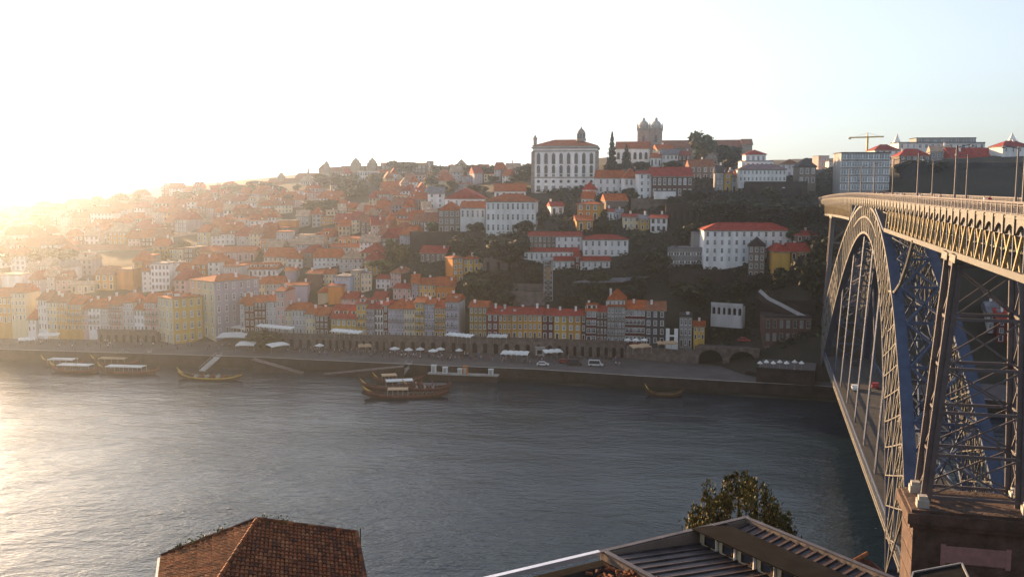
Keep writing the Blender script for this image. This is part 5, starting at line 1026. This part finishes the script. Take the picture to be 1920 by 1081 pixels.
for key, lm in dict(dark=[L_dark, L_mid], mid=[L_mid, L_dark], olive=[L_olive, L_mid], bright=[L_bright, L_mid], gold=[L_gold, L_olive]).items(): CR[key] = [crown_mesh(key, 1100, .15, lm, 11 + i, lobes=10 + i) for i in range(3)]
CR['cypress'] = [crown_mesh('c', 900, .13, [L_dark, L_mid], 40 + i, 'cone') for i in range(2)]
tm = MB(); tm.cyl((0, 0, 0), (.05, 0, .5), .09, .06, 7); tm.cyl((.05, 0, .5), (-.05, .05, 1), .06, .03, 6)
for a in range(4): tm.cyl((.04, 0, .45 + a * .08), (.35 * math.cos(a * 1.7), .35 * math.sin(a * 1.7), .8 + a * .05), .035, .012, 5)
TRM = tm.mesh('trunk', [M_bark])
def tree(px, yb, yt, wpx, kind, lab, Y=None, grp=None, name=None, bush=False, cat=None):
    Y = Y or hit(px, yb).y; p = at(px, yb, Y); h_ = (yb - yt) / F * Y; w_ = wpx / F * Y / 2
    o = empty(name or ('bush' if bush else 'cypress_tree' if kind == 'cypress' else 'broadleaf_tree'), p, R.uniform(0, 6), lab, cat or ('bush' if bush else 'tree'), grp)
    f = .02 if bush else .12; ch_ = h_ * (1 - f) / 2; k = 1.05 if kind == 'cypress' else 1.2
    link('crown', R.choice(CR[kind]), o, (0, 0, h_ - ch_), R.uniform(0, 6), (w_ * k, w_ * k, ch_ * (1.0 if kind == 'cypress' else 1.12)))
    link('trunk', TRM, o, (0, 0, -.6), 0, (w_ * .8 + .3, w_ * .8 + .3, h_ * .75)); return o
tree(1314, 306, 253, 52, 'olive', 'largest round tree on the cathedral hill, sunlit on its left', 520, bush=True, name='broadleaf_tree', cat='tree'); tree(1365, 320, 272, 46, 'dark', 'second round tree on the cathedral hill, right of the largest', 505, bush=True, name='broadleaf_tree', cat='tree')
tree(1147, 322, 250, 24, 'cypress', 'tall dark cypress right of the palace', 520); tree(1174, 322, 273, 26, 'cypress', 'shorter dark cypress before the white chapter house', 515)
tree(494, 660, 617, 56, 'mid', 'dark round tree on the quay between white tents', 367, name='quay_tree')
for px, yb, yt, w, k, lab in [(816, 437, 417, 40, 'bright', 'bright green bush left of the weathered stone wing'), (893, 437, 417, 34, 'mid', 'green garden tree before the white wing'), (985, 436, 414, 44, 'dark', 'dark spreading tree before the three-storey white house'), (962, 432, 424, 10, 'dark', 'small round shrub against the stone base of the white house'),
      (1018, 425, 396, 24, 'dark', 'dark tree at the right corner of the three-storey white house'), (1150, 322, 306, 40, 'dark', 'dark bushy tree under the tall cypress'), (1200, 322, 304, 44, 'dark', 'dark bushy tree below the chapter house'), (1260, 318, 302, 40, 'dark', 'dark bushy tree below the white house by the nave'), (1178, 374, 352, 22, 'dark', 'dark tree beside the tall white house'), (1128, 436, 420, 34, 'dark', 'dark bushes below the ochre house'),
      (712, 512, 488, 60, 'bright', 'bright green garden trees above the cream flat-roofed houses'), (752, 490, 458, 30, 'gold', 'golden sunlit tree among the gardens'), (735, 486, 448, 26, 'olive', 'olive green tree left of the golden one'), (780, 462, 436, 22, 'bright', 'yellow-green creeper tree at the garden wall end'), (870, 470, 440, 60, 'dark', 'dark green trees under the garden terrace, left one'), (955, 500, 446, 80, 'dark', 'big dark tree left of the long convent'), (915, 500, 462, 50, 'mid', 'green tree between the yellow houses and the convent'),
      (900, 568, 510, 60, 'mid', 'large green tree above the olive riverside house'), (945, 580, 545, 50, 'dark', 'dark tree above the ochre riverside houses'), (1065, 585, 545, 50, 'dark', 'dark tree right of the lift tower'), (1000, 530, 505, 40, 'dark', 'dark bush beneath the white cliff wings'), (1180, 560, 535, 60, 'dark', 'dark tree behind the orange attic roof'), (1225, 520, 470, 60, 'dark', 'dark tree left of the modern grey building'), (1290, 560, 530, 70, 'dark', 'dark bushes below the long stone wall'),
      (1380, 560, 530, 50, 'dark', 'dark bushes below the gabled ruin'), (1520, 560, 480, 60, 'dark', 'dark trees on the cliff right of the plain yellow house'), (1545, 500, 440, 44, 'dark', 'dark trees directly left of the arch rib'), (1500, 420, 384, 60, 'dark', 'dark trees under the far end of the bridge'), (1440, 420, 378, 70, 'dark', 'dark trees above the seminary roof'), (1370, 412, 372, 70, 'dark', 'dark trees above the left half of the seminary'), (1320, 412, 376, 50, 'dark', 'dark trees between the arched wall and seminary'), (1470, 540, 505, 40, 'dark', 'dark bush beneath the plain yellow house'),
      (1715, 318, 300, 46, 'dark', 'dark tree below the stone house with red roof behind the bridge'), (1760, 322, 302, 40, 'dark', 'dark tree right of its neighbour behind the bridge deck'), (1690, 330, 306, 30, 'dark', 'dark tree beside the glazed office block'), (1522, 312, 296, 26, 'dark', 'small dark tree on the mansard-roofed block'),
      (600, 402, 374, 66, 'olive', 'large hazy tree clump on the far hillside'), (540, 384, 366, 50, 'olive', 'hazy tree left of the large clump on the far hillside'), (648, 400, 382, 26, 'olive', 'small hazy tree beside the tall white far house'), (58, 472, 436, 11, 'cypress', 'hazy cypress at far left on the hillside'), (40, 500, 470, 70, 'olive', 'hazy olive trees at the left edge of the hill'), (110, 492, 466, 70, 'olive', 'hazy olive trees left of the long cream hall'), (300, 492, 470, 34, 'gold', 'golden hazy tree right of the long cream hall'), (345, 474, 454, 26, 'gold', 'golden hazy tree above the wide orange roofs'),
      (530, 476, 460, 28, 'olive', 'small olive tree amid mid-hill roofs'), (560, 476, 462, 24, 'gold', 'small golden tree amid mid-hill roofs')]: tree(px, yb, yt, w, k, lab, bush='bush' in lab)
for i in range(46):
    px, yb = R.choice([(R.uniform(1180, 1560), R.uniform(385, 420)), (R.uniform(1185, 1318), R.uniform(440, 560)), (R.uniform(1300, 1440), R.uniform(520, 570)), (R.uniform(1480, 1560), R.uniform(440, 600)), (R.uniform(860, 1010), R.uniform(450, 570)), (R.uniform(1040, 1230), R.uniform(505, 560)), (R.uniform(1180, 1480), R.uniform(372, 396))])
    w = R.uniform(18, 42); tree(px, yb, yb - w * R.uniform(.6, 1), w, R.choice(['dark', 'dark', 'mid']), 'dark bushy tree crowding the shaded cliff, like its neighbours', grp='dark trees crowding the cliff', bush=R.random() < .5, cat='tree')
sk_ = [(20, 412, 396), (50, 408, 388), (85, 404, 381), (120, 402, 381), (155, 402, 381), (190, 392, 370), (225, 390, 366), (262, 392, 370), (290, 394, 378), (322, 388, 368), (345, 380, 360), (375, 378, 357), (425, 372, 351), (448, 368, 347), (478, 368, 349), (495, 360, 344), (828, 328, 311), (868, 326, 309), (888, 326, 309), (915, 328, 312), (950, 326, 311), (985, 326, 310), (740, 322, 305), (765, 322, 304)]
for i, (px, yb, yt) in enumerate(sk_): tree(px, yb + 5, yt - 1, 40, 'olive' if px < 600 else 'mid', f'hazy tree on the left skyline, {ordw(i)} tree from the left', grp='trees along the far skyline')
for i in range(70):
    px = R.uniform(470, 990); yb = R.uniform(332, 372) + max(0, (640 - px) * .12); w = R.uniform(14, 34)
    tree(px, yb, yb - w * R.uniform(.5, .8), w, R.choice(['olive', 'mid', 'mid', 'gold']), 'hazy garden tree among the houses of the far hillside, like its neighbours', grp='garden trees on the far hillside')
# hedge and scrub: uncountable ground cover on the cliff
rs = np.random.default_rng(5); N_ = 52000
X_ = rs.uniform(-75, 190, N_); Y_ = rs.uniform(330, 520, N_); Z_ = hgt(X_, Y_)
m = MB(); rr = random.Random(9)
for x, y, z in zip(X_, Y_, Z_):
    px, py = px_of((x, y, z))
    if px < 690 or px > 1600 or py > 668 or z < 7: continue
    if px < 860 and not (433 < py < 515): continue
    if 860 <= px < 1300 and py > 585 and z < 16: continue
    if math.sin(x * .13) * math.sin(y * .11 + x * .03) < -.45: continue
    s = rr.uniform(.45, 1.1); t = Vector((rr.gauss(0, .6), rr.gauss(0, .6) - .5, 1)).normalized(); u = t.orthogonal().normalized(); v = t.cross(u); a = rr.uniform(0, PI); u, v = u * math.cos(a) + v * math.sin(a), v * math.cos(a) - u * math.sin(a); c = Vector((x, y, z - .4 + rr.random() * 1.3))
    m.add([c - u * s, c - v * s * .7, c + u * s, c + v * s * .7], [(0, 1, 2, 3)], 1 if rr.random() < (.5 if px < 950 else .12) else 0)
tag(m.build('hillside_scrub', [L_dark, L_mid]), kind='stuff')
# ------------------------------------------------------------------ foreground roofs
def tiled_roof(poly, root, mt, w=.23, ln=.42):
    """barrel tiles laid row by row up a convex roof slope; the eave is poly[0]-poly[1]"""
    V_ = [Vector(p) for p in poly]; a = V_[0]; e = (V_[1] - a).normalized(); nrm = e.cross(V_[2] - a).normalized(); m = MB()
    if nrm.z < 0: nrm = -nrm
    up = nrm.cross(e).normalized()
    if up.z < 0: up = -up
    Q = [((p - a).dot(e), (p - a).dot(up)) for p in V_]
    m.add([p - nrm * .05 for p in V_], [tuple(range(len(V_)))])
    x0, x1 = min(q[0] for q in Q), max(q[0] for q in Q); n = int((x1 - x0) / w)
    for i in range(n):
        x = x0 + (i + .5) * (x1 - x0) / n; ys = []
        for (p, q) in zip(Q, Q[1:] + Q[:1]):
            if (p[0] - x) * (q[0] - x) < 0: t = (x - p[0]) / (q[0] - p[0]); ys.append(p[1] + t * (q[1] - p[1]))
        if len(ys) < 2: continue
        lo, hi = min(ys), max(ys)
        for j in range(int(lo / ln) - 1, int(hi / ln) + 1):
            ya, yb = max(lo, j * ln), min(hi, j * ln + ln * 1.12)
            if yb - ya < .08: continue
            jx, jz = R.uniform(-.014, .014), R.uniform(0, .025); mi = R.choice([0, 0, 0, 1, 2]); P_ = []
            for yy, lift, rd in ((ya, .035 + jz, w * .50), (yb, .0, w * .40)):
                for q in range(6): t = PI * q / 5; P_.append(a + e * (x + jx - rd * math.cos(t)) + up * yy + nrm * (lift + rd * .75 * math.sin(t)))
            m.add(P_, [(q, q + 1, q + 7, q + 6) for q in range(5)] + [(0, 5, 4, 3, 2, 1)], mi)
    m.build('tile_slope', mt, root)
def ridge(root, a, b, mt):
    m = MB(); a, b = Vector(a), Vector(b); L = (b - a).length; n = max(2, int(L / .4)); d = (b - a) / n
    for i in range(n):
        p = a + d * i + Vector((0, 0, R.uniform(0, .03))); m.cyl(p, p + d * 1.1, .15, .12, 8, R.choice([0, 0, 1, 2]))
    m.build('ridge_tiles', mt, root)
T1 = mat('old_tile', (.25, .075, .03), .9, .3, 2.2, bump=.4, bscale=14); T2 = mat('old_tile_dark', (.13, .045, .03), .92, .35, 2.5, bump=.4, bscale=14); T3 = mat('old_tile_pale', (.34, .13, .06), .9, .3, 2, bump=.4, bscale=14)
def zdv(px, py, Y): return at(px, py, Y)
Pk = zdv(482, 974, 55.2); Lc = zdv(302, 1043, 53.0); Rc = zdv(668, 999, 56.6); Fc = atz(270, 1303, Lc.z)
def edge_err(k):
    q = Fc + (Rc - Pk) * k; x0, y0 = px_of(Rc); x1, y1 = px_of(q); return abs(x0 + (x1 - x0) * (1081 - y0) / (y1 - y0) - 683)
k_ = min([.8 + .04 * i for i in range(40)], key=edge_err); FR = Fc + (Rc - Pk) * k_
BL = Lc + Vector((1.5, 4, -3.2)); BR = Rc + Vector((-.5, 4, -3.2))
fr = empty('tiled_house', (Pk.x, Pk.y, Lc.z - 8), 0, 'nearby house with an old mossy terracotta hipped roof, bottom left', 'house'); O_ = fr.location
Pk, Lc, Rc, Fc, FR, BR, BL = [p - O_ for p in (Pk, Lc, Rc, Fc, FR, BR, BL)]; L2 = [Lc, Fc, Rc, BL]; ap = Pk
tiled_roof([Lc, Fc, Pk], fr, [T1, T2, T3]); tiled_roof([Fc, FR, Rc, Pk], fr, [T1, T2, T3]); m = MB(); m.add([BR, BL, Pk, Rc, Lc], [(0, 1, 2, 3), (1, 4, 2)]); m.build('tile_slope', T2, fr)
m = MB(); cen = (Lc + Fc + FR + BR + BL) / 5; low = [cen + (c - cen) * .93 for c in (Lc, Fc, FR, BR, BL)]
for i in range(5): a, b = low[i], low[(i + 1) % 5]; m.quad((a.x, a.y, -4), (b.x, b.y, -4), (b.x, b.y, b.z - .25), (a.x, a.y, a.z - .25))
m.build('wall', wallm('cream'), fr)
for a, b in ((Lc, Pk), (Fc, Pk), (Rc, Pk), (Rc, FR)): ridge(fr, a + Vector((0, 0, .05)), b + Vector((0, 0, .05)), [T1, T2, T3])
m = MB(); m.cyl(L2[2] + Vector((.25, 0, -2.5)), L2[2] + Vector((.25, 0, .35)), .04, n=6); m.build('lightning_rod', M_iron, fr)
m = MB(); a, b = L2[0], L2[1]; m.beam(a + Vector((-.12, 0, -.1)), b + Vector((-.12, 0, -.1)), .14, .12); m.build('gutter', M_steel, fr)
rr = random.Random(4)
for i, f in enumerate((.18, .32, .42, .62, .8, .9)):
    p = (L2[0].lerp(ap, f) if i < 4 else ap.lerp(L2[2], (i - 3.6) * .18)) + O_; o = empty('roof_weed', p, 0, f'small yellow-green weed on the edge of the old tiled roof, {ordw(i)} from the left', 'weed', 'weeds on the tiled roof'); m = MB()
    for q in range(26):
        c = Vector((rr.gauss(0, .16), rr.gauss(0, .12), abs(rr.gauss(.16, .14)))); u = Vector((rr.gauss(0, 1), rr.gauss(0, 1), rr.gauss(0, 1))).normalized() * .09; v = u.orthogonal().normalized() * .05; m.add([c - u, c - v, c + u, c + v], [(0, 1, 2, 3)])
    m.build('leaves', L_bright, o); m = MB(); m.cyl((0, 0, -.05), (0, 0, .25), .012, n=5); m.build('stem', L_olive, o)

# zinc-roofed building with a clerestory monitor
v = Vector((.51, -.86, 0)); wv = Vector((.86, .51, 0)); C0 = at(1140, 1033, 50)
zb = empty('zinc_roof_building', C0, 0, 'dark building with standing-seam zinc roof and a row of clerestory windows, bottom right', 'building')
def q3(a, b, z): p = wv * a + v * b; return Vector((p.x, p.y, z))
LEN = 22.0
m = MB()
for (a0, a1, b0, b1) in ((-.3, 10.3, -.3, 0.12), (10.0, 10.3, .12, LEN), (-.3, -.05, .12, LEN)):
    z1 = .02 if b1 > 1 and a0 < 5 else .0
    P_ = [q3(a0, b0, -9), q3(a1, b0, -9), q3(a1, b1, -9), q3(a0, b1, -9), q3(a0, b0, z1), q3(a1, b0, z1), q3(a1, b1, z1), q3(a0, b1, z1)]
    m.add(P_, [(0, 1, 5, 4), (1, 2, 6, 5), (2, 3, 7, 6), (3, 0, 4, 7), (4, 5, 6, 7)])
m.build('wall', wallm('stone'), zb)
m = MB()  # coping sheets on the parapet
for (p, q) in ((q3(-.45, -.1, .04), q3(10.4, -.1, .04)), (q3(10.15, -.1, .05), q3(10.15, LEN, .05)), (q3(-.2, 0, .06), q3(-.2, LEN, .06))): m.beam(p, q, .3, .06)
m.build('coping', M_zinc, zb)
def plane(a0, z0, a1, z1, name, n):
    m = MB(); m.quad(q3(a0, .1, z0), q3(a1, .1, z1), q3(a1, LEN, z1), q3(a0, LEN, z0)); 
    for i in range(n): b = .35 + i * LEN / n; m.beam(q3(a0, b, z0 + .045), q3(a1, b, z1 + .045), .06, .10); m.beam(q3(a0, b - .18, z0 + .008), q3(a1, b - .18, z1 + .008), .3, .012, 1)
    return m.build(name, [M_zinc, mat('zinc_rust', (.15, .085, .075), .6, .3, 1.2, metal=.2)], zb)
plane(-.1, -.15, 6.3, -.72, 'roof_sheet', 30); plane(8.3, -.55, 10.05, -.2, 'roof_sheet', 34)
mon = MB(); mon.box(0, 0, 0, 0, 0, 0)
M0, M1 = 6.3, 8.3
mon = MB(); P_ = [q3(M0, .25, -1), q3(M1, .25, -1), q3(M1, LEN, -1), q3(M0, LEN, -1), q3(M0, .25, .05), q3(M1, .25, -.12), q3(M1, LEN, -.12), q3(M0, LEN, .05)]
mon.add(P_, [(0, 1, 5, 4), (1, 2, 6, 5), (2, 3, 7, 6), (3, 0, 4, 7)]); mo = mon.build('clerestory', wallm('cream'), zb)
m = MB(); P_ = [q3(M0 - .35, -.05, .10), q3(M1 + .2, -.05, -.08), q3(M1 + .2, LEN, -.08), q3(M0 - .35, LEN, .10)]; m.add(P_ + [p + Vector((0, 0, .08)) for p in P_], [(3, 2, 1, 0), (4, 5, 6, 7), (0, 1, 5, 4), (1, 2, 6, 5), (2, 3, 7, 6), (3, 0, 4, 7)]); m.build('monitor_roof', mat('tar_roof', (.018, .017, .019), 1, .3, .8, spec=.05), mo)
for i in range(12):
    b = .5 + i * 1.45; m = MB(); d = -wv * .03; zc0, zc1 = -.68, .02
    P_ = [q3(M0, b + .25, zc0 + .12) + d, q3(M0, b + 1.0, zc0 + .12) + d, q3(M0, b + 1.0, zc1 - .1) + d, q3(M0, b + .25, zc1 - .1) + d]; m.add(P_, [(0, 1, 2, 3)])
    for p, q in zip(P_, P_[1:] + P_[:1]): m.beam(p + d, q + d, .07, .07, 1)
    m.build('window', [M_glass, M_wood], mo)
    m = MB(); m.beam(q3(M0, b + 1.22, -.93) + d * 3, q3(M0, b + 1.22, .04) + d * 3, .14, .12); m.build('mullion', M_white if i < 3 else M_conc, mo)
# lower terrace with bright metal gutter and loose tiles
tr = empty('lower_terrace', C0 + Vector((0, 0, -.05)), 0, 'dark lower roof terrace with a bright metal gutter edge, left of the zinc roof', 'roof'); m = MB()
P_ = [q3(-.35, -.05, -.35), q3(-14, -.05, -.35), q3(-14, 16, -.35), q3(-.35, 16, -.35)]; m.add(P_ + [p - Vector((0, 0, 8)) for p in P_], [(3, 2, 1, 0), (0, 1, 5, 4), (1, 2, 6, 5), (2, 3, 7, 6)]); m.build('terrace', mat('tar_roof', (.018, .017, .019), 1, .3, .8, spec=.05), tr)
m = MB(); m.beam(q3(-.4, -.2, -.02), q3(-14, -.2, -.02), .3, .26); m.build('gutter', mat('bright_metal', (.75, .74, .78), .3, .05, 1, metal=.6), tr)
tl = empty('tile_heap', C0 + q3(-1.2, 2.6, -.4), 0, 'small heap of loose orange roof tiles on the dark terrace', 'tiles'); m = MB()
for i in range(40): x, y, z = R.gauss(0, .7), R.gauss(0, .45), abs(R.gauss(.06, .1)); a = R.uniform(0, PI); m.cyl((x, y, z), (x + .35 * math.cos(a), y + .35 * math.sin(a), z + R.uniform(-.04, .1)), .09, .08, 6, R.choice([0, 1, 2]))
m.build('tiles', [T1, T2, T3], tl)
# the little roofs between the zinc roof and the pier
sr = empty('small_tiled_roof', at(1628, 1058, 70), 0, 'small red tiled roof corner between the zinc roof and the pier', 'roof'); m = MB(); m.add([(-2.2, -2, -1.2), (1.8, -2, -1.2), (1.6, 2, -.9), (-.6, .6, .35), (.6, 1.2, -.1)], [(0, 1, 4, 3), (1, 2, 4), (0, 3, 2), (3, 4, 2)]); m.build('slope', T2, sr); m = MB(); m.cyl((-1.0, .2, .25), (.25, .9, .55), .16, n=8); m.build('ridge_tile', T3, sr); m = MB(); m.box(-1.8, 1.4, -1.7, 1.5, -12, -1.21); m.build('wall', wallm('ochre'), sr)
fb = empty('flat_roof_house', at(1740, 1078, 74), 0, 'dark flat roof with pale metal edges at the bottom right below the pier', 'roof'); m = MB(); z = 0; zf_ = at(1803, 1056, 80).z; A4 = [atz(1712, 1073, zf_), atz(1803, 1056, zf_), atz(1822, 1096, zf_), atz(1700, 1112, zf_)]; fb.location = A4[0]; o0 = A4[0].copy(); A4 = [p - o0 for p in A4]
for p in A4: p.z = 0
m = MB(); m.add(A4 + [p - Vector((0, 0, 10)) for p in A4], [(0, 1, 2, 3), (0, 4, 5, 1), (1, 5, 6, 2), (2, 6, 7, 3), (3, 7, 4, 0)]); m.build('roof_slab', MATS['tar_roof'], fb); m = MB()
for p, q in zip(A4, A4[1:] + A4[:1]): m.beam(p + Vector((0, 0, .06)), q + Vector((0, 0, .06)), .14, .12)
m.build('metal_edge', M_steel, fb)
# near tree behind the zinc roof: upright sprays
nt_ = empty('near_tree', at(1395, 1010, 66) + Vector((0, 0, -9)), 0, 'bushy olive-gold tree behind the zinc-roofed building', 'tree'); m = MB(); rr = random.Random(21); k = 66 / F
cl = []
for i in range(84):
    a = rr.uniform(-1, 1); px = 1390 + a * 98; top = 1010 - (96 * (1 - abs(a) ** 2.2) + 8) * (1 - rr.random() ** 1.6 * .75) - (6 if -.35 < a < -.05 or .3 < a < .55 else 0); cl.append((Vector(((px - 1395) * k, rr.uniform(-2.2, 2.2), 9 + (1010 - top) * k)), rr.uniform(.22, .7)))
for c, r in cl:
    for q in range(95):
        z = rr.uniform(-1.3, .9); w_ = (1 - max(0, z) ** 1.2) * r; p = c + Vector((rr.gauss(0, .5) * w_, rr.gauss(0, .5) * w_, z * r * 1.3)); d = Vector((rr.gauss(0, .35), rr.gauss(0, .35), 1)).normalized(); s = rr.uniform(.07, .17); u = d.orthogonal().normalized(); an = rr.uniform(0, 2 * PI); u = (u * math.cos(an) + d.cross(u) * math.sin(an)) * s * .5; m.add([p, p + d * s + u, p + d * s * 2.1, p + d * s - u], [(0, 1, 2, 3)], 0 if rr.random() < .62 else 1)
m.build('crown', [L_mid, L_gold], nt_); m = MB(); m.cyl((0, 0, -14), (.2, 0, 8), .35, .2, 8)
for c, r in cl[::3]: m.cyl((.1, 0, 6 + rr.random() * 2), c, .09, .03, 5)
m.build('trunk', M_bark, nt_)
# ------------------------------------------------------------------ light, sky, air
SUN_AZ, SUN_EL = math.radians(-37), math.radians(11)
w = bpy.data.worlds.new('World'); sc.world = w; w.use_nodes = True; nt = w.node_tree
sky = nt.nodes.new('ShaderNodeTexSky'); sky.sky_type = 'NISHITA'; sky.sun_disc = False; sky.sun_elevation = SUN_EL
sky.sun_rotation = SUN_AZ; sky.altitude = 60; sky.air_density = 1.0; sky.dust_density = .9; sky.ozone_density = 3.2
hsv = nt.nodes.new('ShaderNodeHueSaturation'); hsv.inputs['Saturation'].default_value = .42
nt.links.new(sky.outputs['Color'], hsv.inputs['Color']); nt.links.new(hsv.outputs['Color'], nt.nodes['Background'].inputs['Color']); nt.nodes['Background'].inputs['Strength'].default_value = .078
sl = bpy.data.lights.new('sun', 'SUN'); so_ = bpy.data.objects.new('sun', sl); COL.objects.link(so_)
sl.energy = 4.8; sl.angle = math.radians(.5); sl.color = (1, .62, .30)
dirv = Vector((math.sin(SUN_AZ) * math.cos(SUN_EL), math.cos(SUN_AZ) * math.cos(SUN_EL), math.sin(SUN_EL)))
so_.rotation_euler = dirv.to_track_quat('Z', 'Y').to_euler()
HAZE = True
if HAZE:
    hm = bpy.data.materials.new('haze_air'); hm.use_nodes = True; nt = hm.node_tree; nt.nodes.clear()
    out = nt.nodes.new('ShaderNodeOutputMaterial'); pv = nt.nodes.new('ShaderNodeVolumePrincipled')
    pv.inputs['Color'].default_value = (.76, .86, 1, 1); pv.inputs['Density'].default_value = .00025; pv.inputs['Anisotropy'].default_value = .9
    nt.links.new(pv.outputs['Volume'], out.inputs['Volume'])
    m = MB(); m.box(-1600, 800, -60, 1550, -12, 140)
    tag(m.build('haze', hm), kind='stuff')
sc.render.engine = 'CYCLES'
cy = sc.cycles; cy.use_denoising = True; cy.max_bounces = 5; cy.diffuse_bounces = 2; cy.glossy_bounces = 2; cy.transmission_bounces = 2; cy.volume_bounces = 0; cy.transparent_max_bounces = 6
cy.caustics_reflective = False; cy.caustics_refractive = False; cy.sample_clamp_indirect = 4
vs_ = sc.view_settings; vs_.view_transform = 'Standard'; vs_.look = 'None'; vs_.exposure = 1.78; vs_.gamma = 1; vs_.use_curve_mapping = False
